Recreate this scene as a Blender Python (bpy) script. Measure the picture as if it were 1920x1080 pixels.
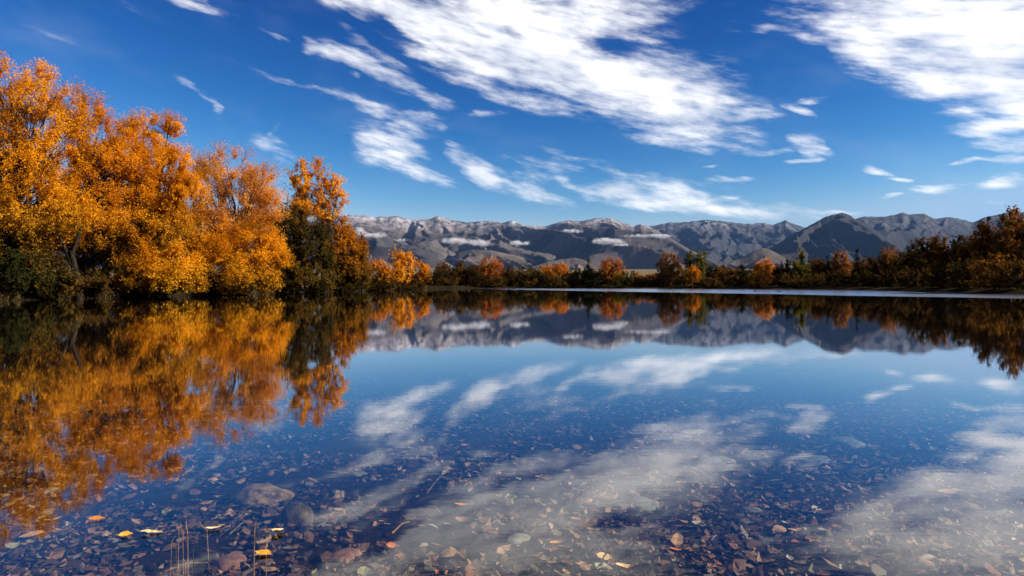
import bpy, math, random
import numpy as np
from mathutils import Vector, Matrix

for o in list(bpy.data.objects):
    bpy.data.objects.remove(o)
S = bpy.context.scene
COL = S.collection
R = math.radians
F, CX, HY, CAMZ = 1300.0, 960.0, 532.0, 0.8      # focal length in photo pixels, centre column, horizon row, eye height

# ------------------------------------------------------------------ camera
cam = bpy.data.cameras.new('camera')
cam.sensor_width = 36.0
cam.lens = 36.0 * F / 1920.0
cam.shift_y = -8.0 / 1920.0
cam.clip_start, cam.clip_end = 0.05, 60000.0
camo = bpy.data.objects.new('camera', cam)
camo.location = (0, 0, CAMZ)
camo.rotation_euler = (R(90), 0, 0)
COL.objects.link(camo)
S.camera = camo

# ------------------------------------------------------------------ light and exposure
SUN_AZ, SUN_EL = 99.0, 27.0                       # degrees clockwise from the view direction (+Y), above the horizon
S.view_settings.view_transform = 'Standard'
S.view_settings.look = 'None'
S.view_settings.gamma = 1.0
S.view_settings.use_curve_mapping = False
S.view_settings.exposure = 0.75
S.cycles.max_bounces = 7; S.cycles.diffuse_bounces = 3; S.cycles.glossy_bounces = 3; S.cycles.transparent_max_bounces = 12
S.cycles.use_adaptive_sampling = True; S.cycles.adaptive_threshold = .018; S.cycles.adaptive_min_samples = 16
S.cycles.volume_bounces = 2; S.cycles.volume_max_steps = 64; S.cycles.caustics_reflective = False
sun = bpy.data.lights.new('sun', 'SUN')
sun.energy = 5.0
sun.angle = R(0.5)
sun.color = (1.0, 0.89, 0.74)
suno = bpy.data.objects.new('sun', sun)
COL.objects.link(suno)
sd = Vector((math.sin(R(SUN_AZ)) * math.cos(R(SUN_EL)), math.cos(R(SUN_AZ)) * math.cos(R(SUN_EL)), math.sin(R(SUN_EL))))
suno.rotation_euler = sd.to_track_quat('Z', 'Y').to_euler()
suno.location = (80, -20, 60)

CLOUD_BRIGHT = 8.0
SKY_GRADE = ((.043, 3.7), (.130, 2.2), (.310, 1.55))
# photo-pixel centre, half length, half width, tilt (degrees, clockwise), strength
CLOUDS = [
 (700,5,190,34,16,1.0),(830,62,230,40,20,1.0),(960,20,250,60,4,1.1),(1040,70,210,70,6,1.1),(1010,120,190,36,10,.9),(1120,150,190,52,12,1.0),(1230,180,200,48,14,1.0),
 (1310,140,90,40,14,.75),(1255,110,70,18,10,.5),(1280,238,140,34,14,.95),(1200,0,150,34,-10,.9),(1330,200,80,26,8,.6),(1250,262,90,16,10,.5),
 (1150,92,70,20,4,-.9),(1125,78,40,16,0,-.5),(722,46,66,11,22,-.9),(930,100,90,9,10,-.5),(880,150,120,20,22,.55),(990,188,130,15,16,.5),(820,108,90,12,10,.6),(900,122,120,14,10,.5),
 (615,92,48,15,10,.9),(665,112,60,17,28,1.0),(720,138,75,20,24,1.05),(790,172,70,12,24,.8),(700,92,80,9,26,.8),(840,190,36,6,24,.5),(580,86,18,11,0,.6),
 (672,190,60,14,20,.6),(720,205,60,14,18,.5),(780,238,72,30,-28,.85),(715,258,62,26,22,.75),(740,285,70,30,14,.9),(700,295,46,26,20,.6),(770,322,70,13,14,.8),(830,342,66,8,14,.6),
 (850,284,24,14,50,.8),(885,312,56,20,40,.85),(950,345,86,21,22,.9),(1025,372,76,12,20,.85),(1000,330,34,16,20,.6),(1060,342,40,12,40,.4),(1010,308,130,11,10,.4),(905,330,30,20,60,.4),
 (1140,362,60,22,6,.9),(1210,368,110,22,6,.95),(1310,388,130,17,6,.95),(1420,402,150,12,3,.9),(1530,396,52,6,3,.75),(1150,322,150,15,16,.32),(1290,350,130,18,10,.3),(1100,300,120,12,12,.2),(1450,388,60,6,2,.5),
 (1740,40,190,70,10,1.1),(1840,70,190,90,8,1.15),(1890,150,130,50,10,1.0),(1640,100,80,24,16,.7),(1700,130,130,30,16,.8),(1770,168,120,20,10,.75),(1690,0,140,36,-4,.7),(1610,75,60,18,10,.5),(1680,70,60,30,20,.4),
 (1880,236,130,14,2,1.0),(1900,270,80,13,4,.9),(1930,200,70,16,20,.7),(1440,55,60,8,8,.55),(1510,72,60,8,18,.6),(1470,20,170,40,8,.28),(1580,30,90,40,0,.25),(2080,120,300,150,5,1.1),(1770,208,50,5,4,.4),
 (1500,207,36,9,22,.95),(1525,187,30,6,0,.9),(1512,265,36,15,18,.95),(1530,285,30,10,10,.7),(1508,300,34,5,-6,.9),(1440,285,60,7,-4,.4),(1412,205,30,10,0,.28),(1420,218,40,5,0,.3),
 (1645,322,32,8,14,1.0),(1682,338,26,5,4,.95),(1750,357,46,8,0,1.0),(1372,337,52,6,2,.8),(1670,369,26,3.5,0,.9),(1880,343,56,10,-6,.95),(1905,325,40,10,-6,.9),
 (1900,298,46,8,0,.95),(1825,304,44,5,-3,.75),(1372,367,32,6,0,.8),(1865,376,30,3.5,0,.7),(1575,398,40,5,0,.6),(1330,312,18,3,0,.6),(1800,345,30,4,0,.5),
 (370,8,60,11,16,1.0),(335,0,50,10,14,.8),(520,280,52,17,26,.55),(500,268,40,14,10,.4),(515,240,34,5,-52,.4),(350,155,30,6,38,.6),(385,182,36,7,36,.6),(408,205,22,9,70,.45),(570,162,170,7,12,.34),(405,240,50,14,75,.15),
 (905,216,44,7,-8,.55),(95,72,110,18,12,.22),(255,18,90,18,15,.22),(525,72,22,5,15,.5),(470,45,50,7,20,.35),(660,140,12,4,20,.7),
 (-120,160,180,50,20,.5),(-300,320,200,30,8,.6),(2150,330,160,20,0,.8),(2350,250,200,40,3,.8)]

world = bpy.data.worlds.new('World')
S.world = world
world.use_nodes = True
world.cycles.sampling_method = 'MANUAL'
world.cycles.sample_map_resolution = 512
def build_world():
    nt = world.node_tree
    nt.nodes.clear()
    def N(t, **kw):
        n = nt.nodes.new(t)
        for k, v in kw.items(): setattr(n, k, v)
        return n
    def L(a, b): nt.links.new(a, b)
    def M(op, a, b=None, c=None, clamp=False):
        n = N('ShaderNodeMath', operation=op, use_clamp=clamp)
        for i, v in enumerate((a, b, c)):
            if v is None: continue
            if isinstance(v, (int, float)): n.inputs[i].default_value = v
            else: L(v, n.inputs[i])
        return n.outputs[0]
    tc = N('ShaderNodeTexCoord')
    sp = N('ShaderNodeSeparateXYZ'); L(tc.outputs['Generated'], sp.inputs[0])
    x, y, z = sp.outputs
    az = M('MULTIPLY', M('ARCTAN2', x, y), F)
    el = M('MULTIPLY', M('ARCSINE', z), F)
    cb = N('ShaderNodeCombineXYZ'); L(az, cb.inputs[0]); L(el, cb.inputs[1])
    V = cb.outputs[0]
    def noise(vec, scale, detail, rough=.55):
        n = N('ShaderNodeTexNoise'); n.inputs['Scale'].default_value = scale
        n.inputs['Detail'].default_value = detail; n.inputs['Roughness'].default_value = rough
        L(vec, n.inputs['Vector']); return n
    def mapped(vec, rot, scale):
        m = N('ShaderNodeMapping', vector_type='TEXTURE'); m.inputs['Rotation'].default_value = (0, 0, R(rot)); m.inputs['Scale'].default_value = scale
        L(vec, m.inputs['Vector']); return m.outputs[0]
    def vm(op, a, b):
        n = N('ShaderNodeVectorMath', operation=op)
        for i, v in enumerate((a, b)):
            if isinstance(v, tuple): n.inputs[i].default_value = v
            else: L(v, n.inputs[i])
        return n.outputs[0]
    # warped sky coordinates: wind-drawn edges
    st = mapped(V, -14, (80, 30, 1))
    w1 = noise(st, 1.0, 3.0)
    wd = vm('MULTIPLY', vm('SUBTRACT', w1.outputs['Color'], (.5, .5, .5)), (46, 26, 0))
    W = vm('ADD', V, wd)
    acc = None
    for (px, py, hl, hw, an, s) in CLOUDS:
        if 180 < py < 345 and 640 < px < 845 or px < 560: s *= .75
        a = math.atan((px - CX) / F); e = math.atan((HY - py) / F * math.cos(a))
        m = N('ShaderNodeMapping', vector_type='TEXTURE')
        m.inputs['Location'].default_value = (a * F, e * F, 0)
        m.inputs['Rotation'].default_value = (0, 0, R(-an))
        m.inputs['Scale'].default_value = (hl * math.cos(a) ** 1.7 * 1.28, hw * math.cos(a) * 1.36, 1)
        L(W, m.inputs['Vector'])
        g = N('ShaderNodeTexGradient', gradient_type='SPHERICAL'); L(m.outputs[0], g.inputs[0])
        acc = M('MULTIPLY', g.outputs['Fac'], s) if acc is None else M('MULTIPLY_ADD', g.outputs['Fac'], s, acc)
    # the same kind of sky goes on all round and overhead
    pz = M('ADD', M('MAXIMUM', z, 0.0), 0.12)
    cp = N('ShaderNodeCombineXYZ'); L(M('DIVIDE', x, pz), cp.inputs[0]); L(M('DIVIDE', y, pz), cp.inputs[1])
    gn = noise(cp.outputs[0], 1.1, 5.0)
    gen = M('MULTIPLY', M('SUBTRACT', gn.outputs['Fac'], .47), 5.0, clamp=True)
    def ss(v, a, b):
        n = N('ShaderNodeMapRange', interpolation_type='SMOOTHSTEP'); L(v, n.inputs[0]); n.inputs[1].default_value = a; n.inputs[2].default_value = b
        return n.outputs[0]
    outm = M('MAXIMUM', ss(M('ABSOLUTE', az), 960, 1250), ss(el, 560, 720))
    acc = M('MULTIPLY_ADD', gen, outm, acc)
    fine = noise(mapped(V, -13, (60, 15, 1)), 1.0, 6.0, .62)
    fine2 = noise(mapped(V, -10, (190, 70, 1)), 1.0, 3.0, .5)
    nsum = M('ADD', M('MULTIPLY', M('SUBTRACT', fine.outputs['Fac'], .5), 1.5), M('MULTIPLY', M('SUBTRACT', fine2.outputs['Fac'], .5), 1.0))
    thick = M('SUBTRACT', 1.0, M('EXPONENT', M('MULTIPLY', acc, -.64)))
    dens = M('ADD', thick, M('MULTIPLY', nsum, M('MULTIPLY', ss(acc, 0.0, .30), .80)))
    alpha = M('MULTIPLY', ss(dens, .02, .86), .98)
    veil = M('MULTIPLY', ss(fine2.outputs['Fac'], .45, .75), .035)
    alpha = M('MAXIMUM', alpha, veil)
    sky = N('ShaderNodeTexSky', sky_type='NISHITA')
    sky.sun_disc = False
    sky.sun_elevation = R(SUN_EL); sky.sun_rotation = R(SUN_AZ)
    sky.altitude = 600; sky.air_density = 1.0; sky.dust_density = 0.15; sky.ozone_density = 4.0
    # a polarised, deep autumn sky: each channel with its own contrast
    sc = N('ShaderNodeSeparateColor'); L(sky.outputs[0], sc.inputs[0])
    cc = N('ShaderNodeCombineColor')
    ch = [M('SMOOTH_MIN', M('MULTIPLY', M('POWER', sc.outputs[i], gam), gain), (2.5, 3.9, 5.6)[i], 1.2) for i, (gain, gam) in enumerate(SKY_GRADE)]
    ch[2] = M('MAXIMUM', ch[2], M('MULTIPLY', ch[1], 1.28))
    for i in range(3): L(ch[i], cc.inputs[i])
    mx = N('ShaderNodeMix', data_type='RGBA')
    L(alpha, mx.inputs['Factor']); L(cc.outputs[0], mx.inputs['A'])
    shade = N('ShaderNodeMix', data_type='RGBA')
    L(ss(fine2.outputs['Fac'], .3, .7), shade.inputs['Factor'])
    b = CLOUD_BRIGHT
    shade.inputs['A'].default_value = (b * .68, b * .72, b * .80, 1); shade.inputs['B'].default_value = (b * 1.12, b * 1.10, b * 1.08, 1)
    L(shade.outputs['Result'], mx.inputs['B'])
    bg = N('ShaderNodeBackground'); bg.inputs['Strength'].default_value = 0.09
    L(mx.outputs['Result'], bg.inputs['Color'])
    out = N('ShaderNodeOutputWorld'); L(bg.outputs[0], out.inputs['Surface'])
build_world()

# ------------------------------------------------------------------ helpers
def P(px, py, d):
    """A point d metres ahead of the shore where the photograph shows (px, py)."""
    return np.array([(px - CX) / F * d, d, CAMZ + (HY - py) / F * d])
def on_level(px, py, z=0.0):
    d = (CAMZ - z) * F / (py - HY)
    return np.array([(px - CX) / F * d, d, z])

def tag(o, label=None, cat=None, group=None, kind=None):
    if label: o['label'] = label
    if cat: o['category'] = cat
    if group: o['group'] = group
    if kind: o['kind'] = kind
    return o

def mesh_np(name, verts, faces, mat=None, smooth=False):
    """verts (n,3); faces (m,k) all with k corners."""
    me = bpy.data.meshes.new(name)
    verts = np.asarray(verts, dtype=np.float32); faces = np.asarray(faces, dtype=np.int32)
    k = faces.shape[1]
    me.vertices.add(len(verts)); me.vertices.foreach_set('co', verts.ravel())
    me.loops.add(faces.size); me.loops.foreach_set('vertex_index', faces.ravel())
    me.polygons.add(len(faces))
    me.polygons.foreach_set('loop_start', np.arange(0, faces.size, k, dtype=np.int32))
    if smooth: me.polygons.foreach_set('use_smooth', np.ones(len(faces), dtype=bool))
    me.update(calc_edges=True)
    if mat: me.materials.append(mat)
    return me
def obj(name, me, parent=None, loc=None):
    o = bpy.data.objects.new(name, me)
    COL.objects.link(o)
    if parent: o.parent = parent
    if loc is not None: o.location = loc
    return o

_perm = np.random.RandomState(7).rand(512, 512).astype(np.float64) * 2 * np.pi
_gx, _gy = np.cos(_perm), np.sin(_perm)
def perlin(x, y):
    xi = np.floor(x).astype(int); yi = np.floor(y).astype(int)
    fx = x - xi; fy = y - yi
    u = fx * fx * fx * (fx * (fx * 6 - 15) + 10); v = fy * fy * fy * (fy * (fy * 6 - 15) + 10)
    def g(i, j, dx, dy):
        a = (xi + i) & 511; b = (yi + j) & 511
        return _gx[a, b] * dx + _gy[a, b] * dy
    n00 = g(0, 0, fx, fy); n10 = g(1, 0, fx - 1, fy); n01 = g(0, 1, fx, fy - 1); n11 = g(1, 1, fx - 1, fy - 1)
    return ((n00 * (1 - u) + n10 * u) * (1 - v) + (n01 * (1 - u) + n11 * u) * v) * 1.5
def fbm(x, y, o=4, lac=2.03, gain=.5):
    s = 0; a = 1
    for i in range(o):
        s = s + a * perlin(x + i * 37.3, y + i * 17.7); x = x * lac; y = y * lac; a *= gain
    return s
def ridged(x, y, o=4, gain=.5):
    s = 0; a = 1; n = 0
    for i in range(o):
        s = s + a * (1 - np.abs(perlin(x + i * 31.1, y + i * 11.9)) * 2); n += a; x = x * 2.05; y = y * 2.05; a *= gain
    return s / n

# ------------------------------------------------------------------ materials
class NT:
    def __init__(self, name):
        self.m = bpy.data.materials.new(name); self.m.use_nodes = True
        self.t = self.m.node_tree; self.t.nodes.clear()
        self.out = self.n('ShaderNodeOutputMaterial')
    def n(self, t, **kw):
        n = self.t.nodes.new(t)
        for k, v in kw.items(): setattr(n, k, v)
        return n
    def l(self, a, b): self.t.links.new(a, b)
    def set(self, sock, v):
        if hasattr(v, 'is_linked') or isinstance(v, bpy.types.NodeSocket): self.l(v, sock)
        else: sock.default_value = v
    def math(self, op, a, b=None, c=None, clamp=False):
        n = self.n('ShaderNodeMath', operation=op, use_clamp=clamp)
        for i, v in enumerate((a, b, c)):
            if v is not None: self.set(n.inputs[i], v)
        return n.outputs[0]
    def mix(self, f, a, b):
        n = self.n('ShaderNodeMix', data_type='RGBA')
        self.set(n.inputs['Factor'], f)
        self.set(n.inputs['A'], a if not isinstance(a, tuple) else (*a, 1)[:4]); self.set(n.inputs['B'], b if not isinstance(b, tuple) else (*b, 1)[:4])
        return n.outputs['Result']
    def noise(self, vec, scale, detail=4, rough=.55):
        n = self.n('ShaderNodeTexNoise'); n.inputs['Scale'].default_value = scale; n.inputs['Detail'].default_value = detail; n.inputs['Roughness'].default_value = rough
        if vec is not None: self.l(vec, n.inputs['Vector'])
        return n.outputs['Fac']
    def ss(self, v, a, b, lo=0.0, hi=1.0):
        n = self.n('ShaderNodeMapRange', interpolation_type='SMOOTHSTEP'); self.l(v, n.inputs[0])
        for i, q in enumerate((a, b, lo, hi)): n.inputs[i + 1].default_value = q
        return n.outputs[0]
    def mapping(self, vec, scale=(1, 1, 1), rot=(0, 0, 0)):
        n = self.n('ShaderNodeMapping'); n.inputs['Scale'].default_value = scale; n.inputs['Rotation'].default_value = rot
        self.l(vec, n.inputs['Vector']); return n.outputs[0]
    def pos(self): return self.n('ShaderNodeNewGeometry').outputs['Position']

def leaf_mat(name, cols, trans=.45, var=.5, clump=.35, low=None, lowz=(0, 3)):
    """cols: dark, mid, bright leaf colour; low: the greener leaves of the lower boughs."""
    k = NT(name)
    geo = k.n('ShaderNodeNewGeometry')
    rnd = geo.outputs['Random Per Island']
    nz = k.noise(geo.outputs['Position'], clump, 3)
    f = k.math('ADD', k.math('MULTIPLY', rnd, var), k.math('MULTIPLY', k.ss(nz, .32, .68), 1 - var))
    r = k.n('ShaderNodeValToRGB')
    e = r.color_ramp.elements
    e[0].position = 0.08; e[0].color = (*cols[0], 1); e[1].position = .95; e[1].color = (*cols[2], 1)
    m = e.new(.5); m.color = (*cols[1], 1)
    k.l(f, r.inputs[0])
    c = r.outputs[0]
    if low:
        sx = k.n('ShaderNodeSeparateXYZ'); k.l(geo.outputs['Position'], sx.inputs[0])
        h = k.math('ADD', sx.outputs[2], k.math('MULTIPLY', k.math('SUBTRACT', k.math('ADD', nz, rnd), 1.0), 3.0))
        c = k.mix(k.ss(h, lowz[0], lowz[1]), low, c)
    d = k.n('ShaderNodeBsdfDiffuse'); t = k.n('ShaderNodeBsdfTranslucent')
    k.l(c, d.inputs[0]); k.l(c, t.inputs[0])
    mx = k.n('ShaderNodeMixShader'); mx.inputs[0].default_value = trans
    k.l(d.outputs[0], mx.inputs[1]); k.l(t.outputs[0], mx.inputs[2])
    k.l(mx.outputs[0], k.out.inputs[0])
    return k.m
def bark_mat(name, a, b):
    k = NT(name); p = k.n('ShaderNodeBsdfPrincipled'); p.inputs['Roughness'].default_value = .9; p.inputs['Specular IOR Level'].default_value = .03
    v = k.mapping(k.pos(), (6, 6, 1.2))
    k.l(k.mix(k.ss(k.noise(v, 1.5, 5), .35, .65), a, b), p.inputs['Base Color'])
    bp = k.n('ShaderNodeBump'); bp.inputs['Strength'].default_value = .5; bp.inputs['Distance'].default_value = .02
    k.l(k.noise(v, 3, 4), bp.inputs['Height']); k.l(bp.outputs[0], p.inputs['Normal'])
    k.l(p.outputs[0], k.out.inputs[0]); return k.m

OR = ((.40, .14, .005), (.78, .31, .008), (.90, .45, .018))
MAT = {
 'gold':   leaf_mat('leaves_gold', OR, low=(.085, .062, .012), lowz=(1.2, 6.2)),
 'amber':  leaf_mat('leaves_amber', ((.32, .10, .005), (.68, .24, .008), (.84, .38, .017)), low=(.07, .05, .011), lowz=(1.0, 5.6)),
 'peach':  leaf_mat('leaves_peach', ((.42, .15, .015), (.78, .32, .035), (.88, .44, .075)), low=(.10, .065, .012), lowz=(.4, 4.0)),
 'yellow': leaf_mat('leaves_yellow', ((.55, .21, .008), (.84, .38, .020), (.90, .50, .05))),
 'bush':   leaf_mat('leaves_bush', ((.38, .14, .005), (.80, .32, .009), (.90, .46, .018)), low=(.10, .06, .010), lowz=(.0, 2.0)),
 'olive':  leaf_mat('leaves_olive', ((.026, .023, .007), (.09, .062, .013), (.26, .12, .014)), clump=.5),
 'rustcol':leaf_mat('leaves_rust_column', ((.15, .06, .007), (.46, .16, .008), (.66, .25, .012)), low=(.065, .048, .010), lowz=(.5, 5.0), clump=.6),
 'dgreen': leaf_mat('leaves_dark_green', ((.010, .013, .005), (.024, .027, .008), (.055, .050, .012))),
 'brown':  leaf_mat('leaves_dull_brown', ((.030, .018, .007), (.085, .046, .012), (.19, .095, .018))),
 'russet': leaf_mat('leaves_russet', ((.06, .025, .007), (.17, .068, .011), (.36, .145, .016))),
 'red':    leaf_mat('leaves_red_orange', ((.24, .07, .012), (.56, .17, .020), (.72, .27, .035)), low=(.07, .035, .012), lowz=(.6, 2.8)),
 'orange': leaf_mat('leaves_orange', ((.34, .10, .007), (.70, .245, .012), (.82, .35, .02)), low=(.09, .05, .011), lowz=(.5, 2.6)),
 'ygreen': leaf_mat('leaves_yellow_green', ((.045, .050, .008), (.15, .13, .014), (.36, .25, .02))),
 'dusty':  leaf_mat('leaves_dusty_orange', ((.11, .05, .016), (.30, .11, .022), (.44, .19, .04)), low=(.06, .034, .012), lowz=(.5, 3.0)),
}
BARK = bark_mat('bark_dark', (.012, .009, .007), (.036, .027, .020))
BARKP = bark_mat('bark_pale', (.05, .042, .034), (.15, .125, .10))

# ------------------------------------------------------------------ the lake and the land
SHORE = np.array([(-30,-6),(-29,12),(-25.5,22),(-23.6,31),(-23.6,37),(-23.2,44),(-22.0,50),(-21.4,58),(-20.6,66),(-18.4,76),(-15.8,84),(-13.6,100),(-13.0,113),
 (-6,122),(4,124),(14,119),(21,116),(29,112),(36,100),(40,93),(43,86),(42.5,78),(41,70),(38.5,63),(37.5,58),(36.6,52),(37.5,46),(42,38),(48,26),(50,10),(46,-4),
 (30,-5),(14,-1.2),(6,-.2),(0,.15),(-6,-.2),(-14,-1.6)], dtype=float)
def signed(x, y):
    """Distance to the shoreline, positive on the lake."""
    a = SHORE; b = np.roll(SHORE, -1, 0)
    best = np.full(x.shape, 1e9); ins = np.zeros(x.shape, bool)
    for (ax, ay), (bx, by) in zip(a, b):
        dx, dy = bx - ax, by - ay
        t = np.clip(((x - ax) * dx + (y - ay) * dy) / (dx * dx + dy * dy), 0, 1)
        best = np.minimum(best, np.hypot(x - ax - t * dx, y - ay - t * dy))
        c = (ay > y) != (by > y)
        with np.errstate(divide='ignore', invalid='ignore'):
            ins ^= c & (x < dx * (y - ay) / (dy if dy else 1e-9) + ax)
    return np.where(ins, best, -best)
def ground_z(x, y):
    s = signed(x, y) + .5 * perlin(x * .35, y * .35) * np.clip(np.hypot(x, y) / 20, 0, 1)
    depth = .06 + .034 * s + .0062 * s * s
    depth = np.where(s < 0, 0, 3.0 * np.tanh(depth / 3.0)) + np.clip(s, -.4, 0) * .2
    land = np.minimum(.42, .30 * -s) + .10 * perlin(x * .3, y * .3) * np.clip(-s / 3, 0, 1)
    r = np.hypot(x, y)
    far = np.clip(r - 170, 0, None)
    land = land + 58 * (far / 3000) ** 1.15 + perlin(x * .004, y * .004) * 3 * np.clip(far / 800, 0, 1)
    edge = np.clip(s / .25, 0, 1)
    bed = -depth
    return np.where(s > 0, bed * edge, land) + np.where(r < 12, .012 * perlin(x * 3, y * 3), 0)
def ground():
    nr, na = 270, 540
    r = .5 * (16000 / .5) ** (np.arange(nr) / (nr - 1))
    # finer rings where the far shore lies
    a = np.linspace(-np.pi, np.pi, na, endpoint=False)
    a = a - .35 * np.sin(a)      # denser ahead
    rr, aa = np.meshgrid(r, a, indexing='ij')
    x = rr * np.sin(aa); y = rr * np.cos(aa)
    z = ground_z(x, y)
    v = np.stack([x, y, z], -1).reshape(-1, 3)
    i, j = np.meshgrid(np.arange(nr - 1), np.arange(na), indexing='ij')
    j2 = (j + 1) % na
    f = np.stack([i * na + j, (i + 1) * na + j, (i + 1) * na + j2, i * na + j2], -1).reshape(-1, 4)
    v = np.vstack([v, [[0, 0, float(ground_z(np.array([0.]), np.array([0.]))[0])]]])
    k = NT('ground'); p = k.n('ShaderNodeBsdfPrincipled'); p.inputs['Roughness'].default_value = .95
    p.inputs['Specular IOR Level'].default_value = .0
    pos = k.pos(); s = k.n('ShaderNodeSeparateXYZ'); k.l(pos, s.inputs[0])
    n1 = k.noise(pos, .9, 6, .65); n2 = k.noise(pos, .05, 4); n3 = k.noise(pos, 22, 4)
    mud = k.mix(k.ss(n3, .3, .7), (.007, .006, .005), (.032, .024, .018))
    grass = k.mix(k.ss(n1, .35, .65), (.012, .010, .006), (.040, .029, .013))
    plain = k.mix(k.ss(n2, .4, .6), (.22, .165, .10), (.15, .12, .06))
    ln = k.n('ShaderNodeVectorMath', operation='LENGTH'); k.l(pos, ln.inputs[0])
    land = k.mix(k.ss(ln.outputs['Value'], 190, 700), grass, plain)
    k.l(k.mix(k.ss(s.outputs[2], -.02, .06), mud, land), p.inputs['Base Color'])
    bp = k.n('ShaderNodeBump'); bp.inputs['Strength'].default_value = .6; bp.inputs['Distance'].default_value = .03
    k.l(k.noise(pos, 9, 6, .7), bp.inputs['Height']); k.l(bp.outputs[0], p.inputs['Normal'])
    k.l(p.outputs[0], k.out.inputs[0])
    tri0 = np.arange(na)
    o = obj('ground', mesh_np('ground', v, f, k.m, True))
    tag(o, kind='structure')
ground()

def water():
    # sheet over the basin; the land stands through it
    xs = np.linspace(-34, 56, 46); ys = np.linspace(-8, 128, 69)
    X, Y = np.meshgrid(xs, ys, indexing='ij')
    v = np.stack([X, Y, np.zeros_like(X)], -1).reshape(-1, 3)
    n = len(ys)
    i, j = np.meshgrid(np.arange(len(xs) - 1), np.arange(n - 1), indexing='ij')
    f = np.stack([i * n + j, (i + 1) * n + j, (i + 1) * n + j + 1, i * n + j + 1], -1).reshape(-1, 4)
    k = NT('lake_water')
    pos = k.pos(); s = k.n('ShaderNodeSeparateXYZ'); k.l(pos, s.inputs[0])
    # wind-ruffled water off the far shore, glassy water nearer
    lim = k.math('MULTIPLY_ADD', s.outputs[0], -2.05, 93.0)
    wob = k.noise(k.mapping(pos, (.05, .12, 1)), 1.0, 3)
    edge = k.math('SUBTRACT', k.math('ADD', s.outputs[1], k.math('MULTIPLY', k.math('SUBTRACT', wob, .5), 9.0)), lim)
    ruf = k.math('MULTIPLY', k.ss(edge, -2.0, 3.0), k.ss(s.outputs[0], -16.0, 6.0))
    rough = k.math('MULTIPLY_ADD', ruf, .17, .022)
    b1 = k.noise(k.mapping(pos, (1.6, 6.0, 1)), 1.0, 3)
    b2 = k.noise(k.mapping(pos, (7.0, 22.0, 1)), 1.0, 2)
    h = k.math('ADD', k.math('MULTIPLY', b1, 1.0), k.math('MULTIPLY', b2, .25))
    bp = k.n('ShaderNodeBump'); bp.inputs['Strength'].default_value = 1.0; bp.inputs['Distance'].default_value = .00022
    k.l(h, bp.inputs['Height'])
    geo = k.n('ShaderNodeNewGeometry')
    dt = k.n('ShaderNodeVectorMath', operation='DOT_PRODUCT'); k.l(bp.outputs[0], dt.inputs[0]); k.l(geo.outputs['Incoming'], dt.inputs[1])
    cosi = k.math('ABSOLUTE', dt.outputs['Value'])                         # reflectance falling off from grazing to steep, the same from above and below
    fres = k.math('MULTIPLY_ADD', k.math('EXPONENT', k.math('MULTIPLY', k.math('POWER', k.math('DIVIDE', cosi, .245), 1.6), -1.0)), .985, .014)
    g = k.n('ShaderNodeBsdfGlossy', distribution='GGX'); g.inputs['Color'].default_value = (.96, .97, 1, 1)
    k.l(rough, g.inputs['Roughness']); k.l(bp.outputs[0], g.inputs['Normal'])
    t = k.n('ShaderNodeBsdfTransparent'); t.inputs[0].default_value = (.92, .87, .78, 1)
    mx = k.n('ShaderNodeMixShader'); k.l(fres, mx.inputs[0]); k.l(t.outputs[0], mx.inputs[1]); k.l(g.outputs[0], mx.inputs[2])
    k.l(mx.outputs[0], k.out.inputs[0])
    o = obj('lake_water', mesh_np('lake_water', v, f, k.m, True))
    tag(o, kind='structure')
water()

# ------------------------------------------------------------------ mountains
def rock_mat(name, low, mid, high, snow, zs, snow_amt, dark=(.03, .03, .035)):
    k = NT(name); p = k.n('ShaderNodeBsdfPrincipled'); p.inputs['Roughness'].default_value = .95; p.inputs['Specular IOR Level'].default_value = .05
    geo = k.n('ShaderNodeNewGeometry'); pos = geo.outputs['Position']
    s = k.n('ShaderNodeSeparateXYZ'); k.l(pos, s.inputs[0])
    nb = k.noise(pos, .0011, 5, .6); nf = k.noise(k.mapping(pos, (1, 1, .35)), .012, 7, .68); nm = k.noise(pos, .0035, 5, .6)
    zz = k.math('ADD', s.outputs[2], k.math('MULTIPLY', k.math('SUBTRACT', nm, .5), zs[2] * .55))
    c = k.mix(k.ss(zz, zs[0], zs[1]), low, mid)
    c = k.mix(k.ss(zz, zs[1], zs[2]), c, high)  # lower slopes darker: cloud shade put into the base colour
    c = k.mix(k.math('MULTIPLY', k.ss(nb, .44, .60), .75), c, dark)                 # broad dark patches: cloud shade painted in, with scrub and scree
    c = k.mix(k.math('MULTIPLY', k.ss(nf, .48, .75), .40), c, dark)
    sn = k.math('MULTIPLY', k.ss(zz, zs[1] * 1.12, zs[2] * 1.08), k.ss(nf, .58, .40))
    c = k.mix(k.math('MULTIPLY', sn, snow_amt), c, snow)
    k.l(c, p.inputs['Base Color'])
    bp = k.n('ShaderNodeBump'); bp.inputs['Strength'].default_value = .7; bp.inputs['Distance'].default_value = 10
    k.l(nf, bp.inputs['Height']); k.l(bp.outputs[0], p.inputs['Normal'])
    k.l(p.outputs[0], k.out.inputs[0]); return k.m

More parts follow.
